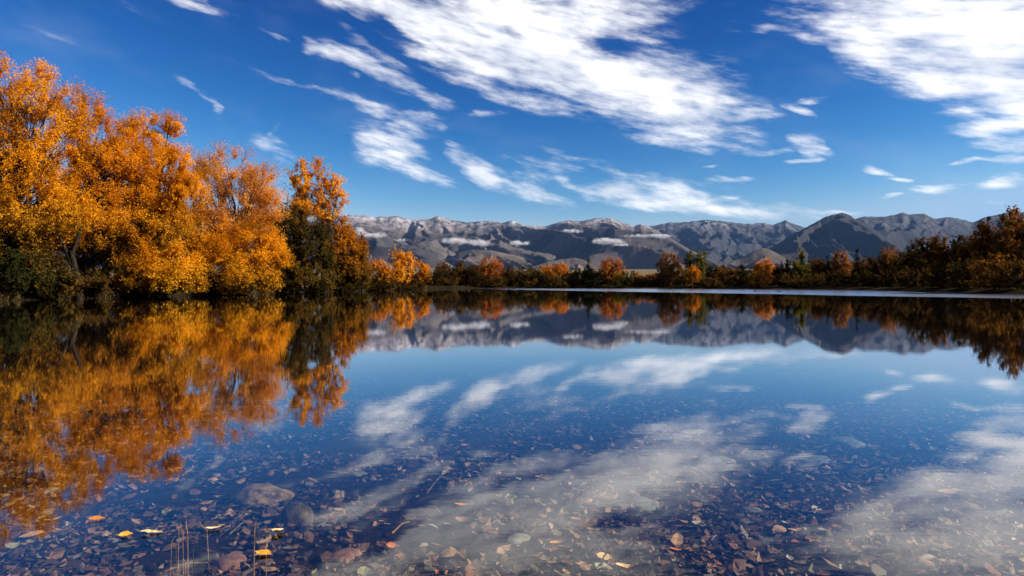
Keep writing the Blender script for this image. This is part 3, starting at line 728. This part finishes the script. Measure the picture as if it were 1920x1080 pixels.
for idx, (px, top, hw, d, mt, shape, label) in enumerate(FAR):
    rb = root(px, d)
    bot = HY - (rb[2] - CAMZ) * F / d
    hgt = bot - top
    if label is None: label = 'unseen brown tree added for shade just past the photo edge'
    big = (hw * d / F) * (hgt * d / F)
    nl = int(np.clip(big * (850 if px < 1680 else 1100), 3500, 18000))
    sz = .21 if d > 90 else .22
    kw = dict(csize=.42 if d > 95 else .5, stems=2, trunk_r=.09, upright=.6, sparse=.08)
    if shape == 'round':
        lb = [lobe(px, top + hgt * .26, hw * .72, hgt * .26, d), lobe(px - hw * .42, top + hgt * .48, hw * .55, hgt * .28, d), lobe(px + hw * .45, top + hgt * .45, hw * .55, hgt * .28, d), lobe(px, top + hgt * .68, hw * .85, hgt * .25, d)]
    elif shape == 'flat':
        lb = [lobe(px - hw * .5, top + hgt * .28, hw * .5, hgt * .25, d), lobe(px + hw * .45, top + hgt * .25, hw * .55, hgt * .25, d), lobe(px, top + hgt * .4, hw * .7, hgt * .25, d), lobe(px, top + hgt * .7, hw * .6, hgt * .2, d)]
    elif shape == 'low':
        lb = [lobe(px - hw * .45, top + hgt * .5, hw * .6, hgt * .48, d), lobe(px + hw * .45, top + hgt * .52, hw * .6, hgt * .46, d), lobe(px, top + hgt * .42, hw * .55, hgt * .40, d), lobe(px, top + hgt * .8, hw, hgt * .25, d)]
        kw['stems'] = 4; kw['trunk_r'] = .05; kw['upright'] = .4
    elif shape == 'point':
        lb = [lobe(px, top + hgt * .22, hw * .36, hgt * .22, d), lobe(px - hw * .15, top + hgt * .42, hw * .6, hgt * .2, d), lobe(px + hw * .2, top + hgt * .55, hw * .75, hgt * .22, d), lobe(px, top + hgt * .75, hw * .95, hgt * .22, d)]
        kw['stems'] = 1; kw['upright'] = .8
    elif shape == 'spire':
        lb = [lobe(px, top + hgt * .12, hw * .18, hgt * .12, d), lobe(px, top + hgt * .3, hw * .36, hgt * .14, d), lobe(px, top + hgt * .5, hw * .6, hgt * .14, d), lobe(px, top + hgt * .72, hw * .85, hgt * .18, d)]
        kw['stems'] = 1; kw['upright'] = .1; kw['sparse'] = .4; nl = int(nl * .5); kw['csize'] = .3
    elif shape == 'column':
        lb = [lobe(px, top + hgt * .18, hw * .75, hgt * .18, d), lobe(px, top + hgt * .38, hw, hgt * .2, d), lobe(px, top + hgt * .62, hw, hgt * .22, d), lobe(px, top + hgt * .84, hw * .8, hgt * .16, d)]
        kw['stems'] = 1; kw['upright'] = 1.2
    else:
        lb = [lobe(px, top + hgt * .14, hw * .5, hgt * .14, d), lobe(px + hw * .3, top + hgt * .28, hw * .7, hgt * .16, d), lobe(px - hw * .3, top + hgt * .42, hw * .8, hgt * .2, d), lobe(px, top + hgt * .66, hw * 1.1, hgt * .25, d)]
    shrub = shape == 'low'
    nm = {'spire': 'conifer_tree', 'column': 'poplar_tree', 'low': 'shore_shrub'}.get(shape, 'autumn_tree')
    tree(nm, label, 'shrub' if shrub else 'tree', rb, lb, MAT[mt], BARK, nl, sz, 100 + idx, 'shrubs along the far shore' if shrub else 'trees of the far shore', **kw)

for i, (px, top, hw, d, mt, label) in enumerate([(1745,470,40,95,'brown','dark brown tree deep inside the wood behind the first dull brown trees'),(1790,462,42,92,'brown','dark tree deep inside the wood behind the pointed pine'),
    (1835,450,44,88,'brown','dark tree deep inside the wood behind the broad russet tree'),(1880,440,46,84,'brown','dark tree deep inside the wood behind the tallest tree'),(1925,440,46,80,'brown','dark tree deep inside the wood at the photo edge')]):
    rb = root(px, d); hg = HY + 4 - top
    tree('autumn_tree', label, 'tree', rb, [lobe(px - hw * .4, top + hg * .35, hw * .6, hg * .33, d), lobe(px + hw * .4, top + hg * .35, hw * .6, hg * .33, d), lobe(px, top + hg * .72, hw, hg * .3, d)], MAT[mt], BARK, 9000, .30, 400 + i, 'trees of the far shore', csize=.7, stems=2, trunk_r=.12)

# a second, unbroken belt of dark scrub stands behind the far shore
rng = random.Random(5)
px, i = 806, 0
SCRUBC = {'brown': 'dark brown', 'olive': 'dull olive', 'dgreen': 'dark green'}; seen_labels = set()
while px < 1700:
    d = float(np.interp(px, [800, 960, 1180, 1300, 1500, 1600, 1720], [124, 131, 126, 121, 107, 100, 86])) + rng.uniform(0, 5)
    top = float(np.interp(px, [800, 860, 960, 1060, 1170, 1180, 1245, 1250, 1400, 1600, 1720], [503, 497, 503, 505, 503, 518, 518, 502, 500, 492, 472])) + rng.uniform(-5, 6)
    hw = rng.uniform(15, 23); rb = root(px, d); bot = HY - (rb[2] - CAMZ) * F / d; hg = bot - top
    lb = [lobe(px - hw * .4, top + hg * .5, hw * .7, hg * .5, d), lobe(px + hw * .4, top + hg * .5, hw * .7, hg * .5, d), lobe(px, top + hg * .8, hw, hg * .25, d)]
    mt = rng.choice(['brown', 'olive', 'brown', 'dgreen', 'brown'])
    near = min(FAR, key=lambda q: abs(q[0] - px))[6] or 'shore trees'
    near = near.split(' in front')[0].split(' behind')[0].split(' below')[0].split(' between')[0].split(' first ')[0].split(' just ')[0].split(',')[0]
    side = 'behind and right of' if min(FAR, key=lambda q: abs(q[0] - px))[0] < px else 'behind and left of'
    lab = (SCRUBC[mt] + ' scrub bush ' + side + ' the ' + near).split(' ')[:15]
    while lab[-1] in ('the', 'of', 'at', 'in', 'and', 'a', 'with', 'where', 'its', 'left', 'right'): lab.pop()
    lab = ' '.join(lab)
    while lab in seen_labels: lab = 'another ' + lab
    seen_labels.add(lab)
    tree('scrub_bush', lab, 'bush', rb, lb, MAT[mt], BARK, 5600, .25, 300 + i, 'belt of dark scrub behind the far shore', csize=.5, stems=3, trunk_r=.04, upright=.4)
    px += hw * 1.45; i += 1

def bank_grass():
    rs = np.random.RandomState(9); n = 30000
    seg = np.arange(2, 12); k = rs.choice(seg, n); t = rs.uniform(0, 1, n)
    a = SHORE[k]; b = SHORE[(k + 1) % len(SHORE)]
    p = a + (b - a) * t[:, None]; nr = np.stack([-(b - a)[:, 1], (b - a)[:, 0]], 1); nr /= np.linalg.norm(nr, axis=1)[:, None]
    p = p + nr * np.abs(rs.normal(0, 1.6, n))[:, None] + rs.normal(0, .3, (n, 2))
    keep = signed(p[:, 0], p[:, 1]) < -.1; p = p[keep]; n = len(p)
    z = ground_z(p[:, 0], p[:, 1]); h = rs.uniform(.12, .5, n); w = rs.uniform(.012, .03, n); an = rs.uniform(0, np.pi, n)
    ln = rs.normal(0, .35, (n, 2)) * h[:, None]
    d = np.stack([np.cos(an), np.sin(an)], 1) * w[:, None]
    g = lambda q, hh: np.concatenate([q, hh[:, None]], 1)
    v = np.stack([g(p - d, z - .03), g(p + d, z - .03), g(p + ln * .4 + d * .6, z + h * .6), g(p + ln, z + h)], 1).reshape(-1, 3)
    m = leaf_mat('bank_grass', ((.02, .016, .007), (.06, .042, .016), (.17, .11, .045)), .25, .6, .3)
    tag(obj('bank_grass', mesh_np('bank_grass', v, np.arange(4 * n).reshape(n, 4), m)), 'dry tangled grass along the lake banks', 'grass', kind='stuff')
bank_grass()

# ------------------------------------------------------------------ the shallow bed: stones, sticks, reeds and fallen leaves
def plain_mat(name, a, b, rough=.8, scale=18, spec=.2):
    k = NT(name); p = k.n('ShaderNodeBsdfPrincipled'); p.inputs['Roughness'].default_value = rough; p.inputs['Specular IOR Level'].default_value = spec
    n = k.noise(k.pos(), scale, 6, .65)
    k.l(k.mix(k.ss(n, .35, .65), a, b), p.inputs['Base Color'])
    bp = k.n('ShaderNodeBump'); bp.inputs['Strength'].default_value = .5; bp.inputs['Distance'].default_value = .01
    k.l(n, bp.inputs['Height']); k.l(bp.outputs[0], p.inputs['Normal'])
    k.l(p.outputs[0], k.out.inputs[0]); return k.m
def fallen_mat(name, a, b):
    k = NT(name); d = k.n('ShaderNodeBsdfPrincipled'); d.inputs['Roughness'].default_value = .55; d.inputs['Specular IOR Level'].default_value = .3
    n = k.noise(k.pos(), 30, 5, .6)
    k.l(k.mix(k.ss(n, .3, .7), a, b), d.inputs['Base Color']); k.l(d.outputs[0], k.out.inputs[0]); return k.m
LEAFM = {'brown': fallen_mat('fallen_brown', (0.125, 0.062, 0.031), (0.286, 0.143, 0.065)), 'tan': fallen_mat('fallen_tan', (0.300, 0.188, 0.100), (0.546, 0.364, 0.195)),
 'rust': fallen_mat('fallen_rust', (0.250, 0.062, 0.025), (0.494, 0.156, 0.046)), 'olive': fallen_mat('fallen_olive', (0.138, 0.150, 0.075), (0.312, 0.312, 0.169)),
 'grey': fallen_mat('fallen_grey', (0.225, 0.225, 0.175), (0.442, 0.429, 0.338)), 'dark': fallen_mat('fallen_dark', (.035, .022, .016), (.085, .05, .032)),
 'yellow': fallen_mat('fallen_yellow', (.62, .28, .02), (.80, .42, .05)), 'cream': fallen_mat('fallen_cream', (.60, .42, .18), (.78, .58, .30)),
 'orange': fallen_mat('fallen_orange', (.50, .15, .03), (.68, .26, .05)), 'silver': fallen_mat('fallen_silver', (.42, .42, .36), (.60, .60, .52))}
def leaf_mesh(name, mat, length, width, fold, curl, seed):
    rs = np.random.RandomState(seed)
    n = 8; t = np.linspace(0, 1, n)
    w = width * .5 * np.sin(np.pi * t ** .8) ** .8 * (1 + rs.normal(0, .07, n)); w[0] = w[-1] = .0008
    zc = curl * length * ((t - .5) ** 2) * 2 + rs.normal(0, .008, n) * length
    mid = np.stack([(t - .5) * length, rs.normal(0, .012, n) * length, zc], 1)
    l_ = mid + np.stack([t * 0, w, w * fold + rs.normal(0, .01, n) * length], 1)
    r_ = mid + np.stack([t * 0, -w, w * fold + rs.normal(0, .01, n) * length], 1)
    v = np.vstack([l_, mid, r_])
    st = np.array([[-.5 * length, 0, zc[0]], [-.5 * length, .0018, zc[0]], [-.78 * length, .01, zc[0] + .003]])   # stalk
    f = [(i, i + 1, n + i + 1, n + i) for i in range(n - 1)] + [(n + i, n + i + 1, 2 * n + i + 1, 2 * n + i) for i in range(n - 1)] + [(3 * n, 3 * n + 1, 3 * n + 2, 3 * n + 2)]
    me = bpy.data.meshes.new(name); me.from_pydata(np.vstack([v, st]).tolist(), [], [q if q[2] != q[3] else q[:3] for q in f]); me.materials.append(mat)
    me.update(); return me
def bed_point(px, py, up=.0):
    z = -.2
    for _ in range(6):
        p = on_level(px, py, z); z = float(ground_z(p[:1], p[1:2])[0])
    p = on_level(px, py, z + up); return p
# single leaves one can pick out
for (px, py, ln, wd, col, rz, fold, curl, up, label) in [
 (236,1003,.042,.028,'yellow',20,.35,.12,None,'small bright yellow curled leaf left of the long golden leaf'),
 (284,998,.070,.026,'cream',8,.3,.08,None,'long pale golden leaf floating left of the reed stems'),
 (405,990,.060,.020,'cream',25,.4,.25,None,'pale narrow curled leaf at the foot of the leaning reed stem'),
 (493,1038,.050,.034,'yellow',170,.3,.10,None,'bright yellow-orange leaf floating below the tallest reed stem'),
 (521,997,.045,.036,'cream',60,.5,.3,None,'pale upturned leaf right of the tallest reed stem'),
 (182,973,.050,.026,'orange',15,.3,.1,None,'small orange leaf in the orange reflection near the photo edge'),
 (873,835,.075,.050,'orange',0,.2,.2,.02,'lone orange leaf out in the bluish water'),
 (1045,1018,.060,.042,'yellow',10,.2,.2,.03,'yellow leaf in the cloud reflection at the bottom centre'),
 (1134,1045,.058,.046,'cream',-15,.2,.2,.03,'cream square-looking leaf right of the yellow leaf at the bottom'),
 (1172,1070,.072,.050,'cream',20,.6,.6,.03,'crumpled cream-yellow leaf at the very bottom of the photo'),
 (1478,982,.070,.028,'silver',125,.3,.2,.03,'silvery leaf with dark spots beside a long tan leaf'),
 (1492,996,.085,.026,'tan',25,.4,.3,.03,'long tan leaf just below the silvery leaf'),
 (868,947,.075,.040,'orange',5,.2,.2,.03,'orange-tan oval leaf right of the submerged boulder'),
 (758,920,.040,.026,'rust',120,.4,.3,.03,'small red-orange leaf on the edge of the small cloud reflection'),
 (737,1026,.060,.034,'orange',-20,.4,.3,.03,'glowing orange leaf at the bottom between reeds and cloud reflection'),
 (1268,1031,.050,.034,'orange',10,.2,.2,.03,'orange leaf on the dark bed right of the bottom cloud reflection'),
 (640,957,.060,.028,'tan',0,.3,.2,.03,'tan oval leaf just right of the lower boulder')]:
    p = on_level(px, py, .004) if up is None else bed_point(px, py, up)
    o = obj('fallen_leaf', leaf_mesh('fallen_leaf', LEAFM[col], ln, wd, fold, curl, int(px)), None, p)
    o.rotation_euler = (R(rng.uniform(-12, 12)), R(rng.uniform(-10, 10)), R(rz))
    tag(o, label, 'leaf', 'fallen leaves one can pick out')
KINDS = {'brown': 'brown fallen leaf lying among many on the shallow lake bed', 'tan': 'tan fallen leaf lying among many on the shallow lake bed', 'rust': 'rust-red fallen leaf lying among many on the shallow lake bed',
 'olive': 'olive-green fallen leaf lying among many on the shallow lake bed', 'grey': 'greyish fallen leaf lying among many on the shallow lake bed', 'dark': 'blackened fallen leaf lying among many on the shallow lake bed'}
variants = {c: [leaf_mesh('fallen_leaf', LEAFM[c], 1.0, w, f, cu, 50 + q + 10 * ci) for q, (w, f, cu) in enumerate([(.55, .15, .15), (.7, .1, -.15), (.45, .35, .3), (.62, .25, .1), (.38, .3, -.2)])] for ci, c in enumerate(KINDS)}
cols = ['brown'] * 7 + ['tan'] * 4 + ['rust'] * 1 + ['olive'] * 3 + ['grey'] * 2 + ['dark'] * 4
n = 0
while n < 280:
    d = rng.uniform(1.95, 3.9) if rng.random() < .75 else rng.uniform(1.95, 2.8)
    x = rng.uniform(-.76, .76) * d
    z = float(ground_z(np.array([x]), np.array([d]))[0])
    c = rng.choice(cols); 
    o = obj('fallen_leaf', rng.choice(variants[c]), None, (x, d, z + rng.uniform(.006, .03)))
    sz = rng.triangular(.030, .088, .045) * (1.0 if c != 'rust' else .75); o.scale = (sz, sz, sz)
    o.rotation_euler = (R(rng.gauss(0, 14)), R(rng.gauss(0, 12)), rng.uniform(0, 6.28))
    zone = 'at lower left around the reeds' if x < -.28 * d else 'at lower right under cloud reflection' if x > .28 * d else 'in the bottom middle'
    far_ = 'farther out ' if d > 2.75 else ''; big_ = 'large' if sz > .055 else 'small'
    tag(o, big_ + ' ' + KINDS[c].split(' fallen')[0] + ' fallen leaf on the bed ' + far_ + zone, 'leaf', big_ + ' ' + c + ' leaves ' + far_ + zone); n += 1
def litter():
    rs = np.random.RandomState(77)
    N_ = 66000
    d = 1.7 + 34 * rs.uniform(0, 1, N_) ** 3.5
    x = rs.uniform(-.80, .80, N_) * d
    keep = fbm(x * 1.3, d * 1.3, 4) + rs.normal(0, .22, N_) > -.22
    d, x = d[keep], x[keep]; n = len(d)
    z = ground_z(x, d) + rs.uniform(.001, .018, n)
    a = rs.uniform(0, 2 * np.pi, n); L_ = (.014 + .050 * rs.uniform(0, 1, n) ** 1.9) * (1 + .04 * d); W_ = L_ * rs.uniform(.3, .7, n)
    ca, sa = np.cos(a), np.sin(a)
    def pt(s, t, h): return np.stack([x + ca * s * L_ - sa * t * W_, d + sa * s * L_ + ca * t * W_, z + h], 1)
    j = lambda k: rs.normal(0, k, n)
    tl = rs.normal(0, .22, n) * L_; tw = rs.normal(0, .16, n) * W_
    v = np.stack([pt(-.5, 0, -.5 * tl), pt(-.12 + j(.05), .5, tw + rs.uniform(0, .01, n)), pt(.25 + j(.05), .38, tw + .25 * tl), pt(.5, 0, .5 * tl + rs.uniform(0, .012, n)), pt(.25, -.38, -tw + .25 * tl), pt(-.12, -.5, -tw)], 1).reshape(-1, 3)
    f = (np.arange(n)[:, None] * 6 + np.array([[0, 1, 2, 3]])); g = (np.arange(n)[:, None] * 6 + np.array([[0, 3, 4, 5]]))
    k = NT('leaf_litter'); p = k.n('ShaderNodeBsdfPrincipled'); p.inputs['Roughness'].default_value = .6
    geo = k.n('ShaderNodeNewGeometry'); r = k.n('ShaderNodeValToRGB'); r.color_ramp.interpolation = 'CONSTANT'
    e = r.color_ramp.elements; e[0].color = (.03, .02, .015, 1); e[1].position = .92; e[1].color = (.42, .26, .12, 1)
    for q, c in ((.34, (.10, .052, .025)), (.52, (.22, .115, .05)), (.66, (.13, .12, .06)), (.73, (.25, .22, .15)), (.80, (.34, .20, .10)), (.88, (.26, .09, .035)), (.90, (.36, .35, .27))):
        ee = e.new(q); ee.color = (*c, 1)
    k.l(geo.outputs['Random Per Island'], r.inputs[0])
    k.l(k.mix(k.ss(k.noise(geo.outputs['Position'], 40, 4), .3, .75), r.outputs[0], (.05, .035, .025)), p.inputs['Base Color'])
    k.l(p.outputs[0], k.out.inputs[0])
    o = obj('leaf_litter', mesh_np('leaf_litter', v, np.vstack([f, g]), k.m)); tag(o, 'layer of small brown and olive leaves covering the shallow lake bed', 'leaf litter', kind='stuff')
litter()
STONE = plain_mat('stone_mossy', (.04, .030, .013), (.24, .18, .08), .7, 26)
STONED = plain_mat('stone_dark', (.03, .025, .012), (.10, .082, .036), .7, 24)
STONEP = plain_mat('stone_pale', (.09, .11, .09), (.20, .235, .20), .7, 30)
def stone(label, p, size, mat, seed, group=None, cat='stone', nm='stone', rz=0):
    import bmesh
    bm = bmesh.new(); bmesh.ops.create_icosphere(bm, subdivisions=3, radius=1)
    rs = np.random.RandomState(seed); o1 = rs.uniform(0, 50, 3)
    for v in bm.verts:
        c = v.co
        k = 1 + .20 * float(perlin(np.array([c.x * 1.2 + o1[0]]), np.array([c.y * 1.2 + c.z + o1[1]]))[0]) + .06 * float(perlin(np.array([c.x * 4 + o1[2]]), np.array([c.y * 4 + c.z * 3]))[0])
        v.co = Vector((c.x * k * size[0], c.y * k * size[1], c.z * k * size[2]))
    me = bpy.data.meshes.new(nm); bm.to_mesh(me); bm.free(); me.materials.append(mat)
    for q in me.polygons: q.use_smooth = True
    o = obj(nm, me, None, p); o.rotation_euler = (0, 0, R(rz)); tag(o, label, cat, group); return o
pb = bed_point(482, 948); stone('long flat mossy brown boulder under the water left of centre', pb + np.array([0, .04, .02]), (.145, .09, .062), STONE, 1, cat='boulder', nm='boulder', rz=6)
pb = bed_point(553, 985); stone('rounded dark olive boulder below the long flat boulder', pb + np.array([0, .03, .02]), (.075, .065, .066), STONED, 2, cat='boulder', nm='boulder')
for i, (px, py, w, label) in enumerate([(1348,868,.095,'pale green stone, left of two far out under blue reflection'), (1530,868,.11,'pale green stone, right of two far out under blue reflection'),
    (1208,952,.095,'large pale stone beside the cloud reflection in the middle'), (1585,835,.15,'broad bluish stone farthest out on the lake bed'), (1410,962,.055,'small pale stone on the dark bed of the middle'),
    (672,893,.05,'small pale stone right of the long boulder'), (970,1015,.055,'pale stone with a rusty leaf beneath in the cloud reflection'), (648,1048,.07,'reddish flat stone at the bottom left of centre'), (430,1062,.075,'pinkish flat stone at the bottom under the reeds')]):
    pb = bed_point(px, py); stone(label, pb + np.array([0, 0, .008]), (w, w * .75, w * .30), STONEP if i < 7 else plain_mat('stone_red', (.16, .09, .065), (.28, .17, .13), .7, 30), 10 + i, 'stones on the lake bed', rz=i * 37)
DRY = plain_mat('dry_reed', (.24, .12, .035), (.50, .29, .09), .6, 60); GREENR = plain_mat('green_reed', (.03, .035, .012), (.08, .08, .025), .6, 60)
def stem(label, pts, r0, r1, mat, nm='reed_stem', cat='reed', group='reed stems at the near edge'):
    pts = np.array(pts); b = pts[0].copy(); T = Tubes(); T.add(pts - b, np.linspace(r0, r1, len(pts)), 6)
    o = obj(nm, T.mesh(nm, mat), None, b); tag(o, label, cat, group); return o
for i_, (px, pt_, pb_, lean, r, mt, label) in enumerate([
 (352,955,1000,2,.0022,DRY,'upright pale reed stem, tall one of the left reed tuft'), (335,970,995,-4,.0018,DRY,'short orange reed stem left of the tall pale one'),
 (343,985,1005,3,.0016,DRY,'shortest reed stem of the left tuft'), (388,968,995,14,.0022,DRY,'reed stem leaning right behind a curled pale leaf'),
 (477,962,1000,-3,.0028,DRY,'tallest thick orange reed stem'), (486,975,1030,5,.0022,GREENR,'dark green reed stem beside the tallest orange one'),
 (499,978,1000,0,.0018,DRY,'short rusty reed stem right of the tallest one'), (322,990,1015,-10,.0015,DRY,'bent thin reed stem at the left of the tuft'),
 (330,1000,1050,4,.0018,GREENR,'dark green reed stem under the left tuft'), (362,1000,1045,-5,.0018,GREENR,'dark reed stem rising under the tall pale one'), (380,1020,1062,3,.0018,GREENR,'dark green reed stem nearest the bottom edge'), (348,1035,1066,5,.0016,DRY,'short tan reed stem close to the bottom edge')]):
    w = on_level(px, pb_, 0.0); d = w[1]; top = P(px - lean, pb_ + (pt_ - pb_) * .62, d)
    bedz = float(ground_z(w[:1], w[1:2])[0])
    foot = w + (w - top) * .4; foot[2] = bedz - .02
    stem(label, [foot, w * .55 + foot * .45, w, w * .4 + top * .6 + np.array([.004 * ((i_ % 3) - 1), 0, 0]), top], r * .75, r * .28, mt)
STICK = plain_mat('stick_bark', (.10, .07, .045), (.26, .19, .12), .8, 40)
for (a, b, r, label, mt) in [((735,1000),(768,978),.004,'pale broken stick pointing up from the bed left of the cloud reflection',DRY), ((430,1002),(468,975),.003,'thin stick lying slantwise left of the tallest reed',STICK),
    ((300,1075),(392,1055),.003,'long dry stalk lying along the bottom edge under the reeds',DRY), ((800,925),(835,885),.003,'thin forked twig in the dark water above the cloud reflection',STICK),
    ((1640,975),(1690,1000),.003,'bent twig in the right cloud reflection',STICK), ((800,950),(826,962),.004,'short pinkish stick among tan leaves',DRY), ((1120,1000),(1150,1040),.004,'rust-brown stick beside the cream leaf',STICK)]:
    pa = bed_point(*a, .02); q = bed_point(*b, .05)
    m_ = (pa + q) / 2 + np.array([.004, .01, .012])
    stem(label, [pa, m_, q], r, r * .5, mt, 'stick', 'stick', 'sticks on the lake bed')

# low bars and lumps breaking the far water
MUD = plain_mat('wet_mud', (.012, .010, .008), (.035, .028, .02), .6, 3)
def bar(name, pts, w, hgt, **kw):
    pts = np.array(pts, float); n = len(pts); v = []; f = []
    prof = [(-1, -.12), (-.8, .0), (-.35, .8), (.1, 1.0), (.6, .6), (.9, .0), (1, -.12)]; m = len(prof)
    for i, p in enumerate(pts):
        k = math.sin(math.pi * (i + .5) / n) ** .5 * (1 + .25 * math.sin(i * 2.7))
        for (a, b) in prof: v.append((p[0], p[1] + a * w * k, b * hgt * k if b > 0 else b))
    for i in range(n - 1):
        for j in range(m - 1): f.append((i * m + j, (i + 1) * m + j, (i + 1) * m + j + 1, i * m + j + 1))
    o = obj(name, mesh_np(name, v, f, MUD, True)); tag(o, **kw)
bar('mud_spit', [(31 + i * .5, 56.5 - i * .13 + .2 * math.sin(i), 0) for i in range(17)], .8, .10, kind='structure')
bar('mud_bank', [(23 + i * .45, 101.5 + .4 * math.sin(i * 1.3), 0) for i in range(14)], .8, .10, kind='structure')
for i, (px, py, lab) in enumerate([(1416, 546.2, 'small dark lump on the bright water, left of two'), (1462, 546.9, 'small dark lump on the bright water, right of two')]):
    p = on_level(px, py, 0); stone(lab, p, (.22, .2, .09), MUD, 60 + i, 'dark lumps on the bright far water', 'rock', 'rock')

# ------------------------------------------------------------------ shreds of low cloud along the mountain side
def low_cloud(px, py, hl, hh, d, label, seed, dens=1.0):
    import bmesh
    bm = bmesh.new(); bmesh.ops.create_icosphere(bm, subdivisions=3, radius=1)
    me = bpy.data.meshes.new('low_cloud'); bm.to_mesh(me); bm.free()
    s_ = d / F; p = P(px, py, d)
    k = NT('low_cloud'); tc = k.n('ShaderNodeTexCoord'); ob = tc.outputs['Object']
    ln = k.n('ShaderNodeVectorMath', operation='LENGTH'); k.l(ob, ln.inputs[0])
    mp = k.n('ShaderNodeMapping'); mp.inputs['Scale'].default_value = (hl / hh * .9, 1.2, 1.1); mp.inputs['Location'].default_value = (seed * 3.7, seed, 0); k.l(ob, mp.inputs['Vector'])
    nz = k.noise(mp.outputs[0], 1.1, 4, .6)
    f = k.math('ADD', k.math('SUBTRACT', .62, ln.outputs['Value']), k.math('MULTIPLY', k.math('SUBTRACT', nz, .5), 2.6))
    den = k.math('MULTIPLY', k.math('MULTIPLY', k.ss(f, -.15, .85), k.ss(ln.outputs['Value'], 1.0, .35)), dens * 3.4 / (hh * s_ * 2.0))
    v = k.n('ShaderNodeVolumePrincipled'); v.inputs['Color'].default_value = (.97, .97, .98, 1); k.l(den, v.inputs['Density'])
    k.l(v.outputs[0], k.out.inputs['Volume'])
    me.materials.append(k.m)
    o = obj('low_cloud', me, None, p); o.scale = (hl * s_ * 1.6, hh * s_ * 2.0, hh * s_ * 1.45)
    tag(o, label, 'cloud', 'shreds of low cloud on the mountains'); return o
for i, (px, py, hl, hh, d, lab) in enumerate([
  (692,440,36,7,5600,'long low cloud shred beside the rusty column trees'), (672,432,14,7,5700,'small low cloud touching the column trees'), (752,450,14,3.5,5600,'faint cloud wisp right of the long low cloud'),
  (858,452,32,8,5400,'bigger cloud shred over the long foothill, its left half'), (896,456,26,7,5400,'bigger cloud shred over the long foothill, its right half'), (972,456,24,5.5,5300,'oval cloud shred above the pale mound'),
  (1072,433,22,4.5,6200,'thin high cloud strip left of the broad dark peak'), (1140,452,34,7,5300,'bright ragged cloud below the broad dark peak'), (1162,459,18,3,5300,'thin strip under the bright ragged cloud'), (1200,442,36,4,6600,'faint cloud band at the saddle of the ranges'), (1238,443,22,5,6600,'pale cloud at the right end of the saddle')]):
    low_cloud(px, py, hl, hh, d, lab, i + 1, .5 if i in (2, 9) else 1)

# ------------------------------------------------------------------ the air
def haze():
    v = [(x, y, z) for x in (-17500, 17500) for y in (-17500, 17500) for z in (-8, 1300)]
    f = [(0, 1, 3, 2), (4, 6, 7, 5), (0, 4, 5, 1), (2, 3, 7, 6), (0, 2, 6, 4), (1, 5, 7, 3)]
    k = NT('haze'); p = k.n('ShaderNodeVolumePrincipled')
    p.inputs['Color'].default_value = (.22, .48, 1.0, 1); p.inputs['Density'].default_value = 1.2e-5; p.inputs['Anisotropy'].default_value = .0
    k.l(p.outputs[0], k.out.inputs['Volume'])
    tag(obj('haze', mesh_np('haze', v, f, k.m)), kind='stuff')
haze()
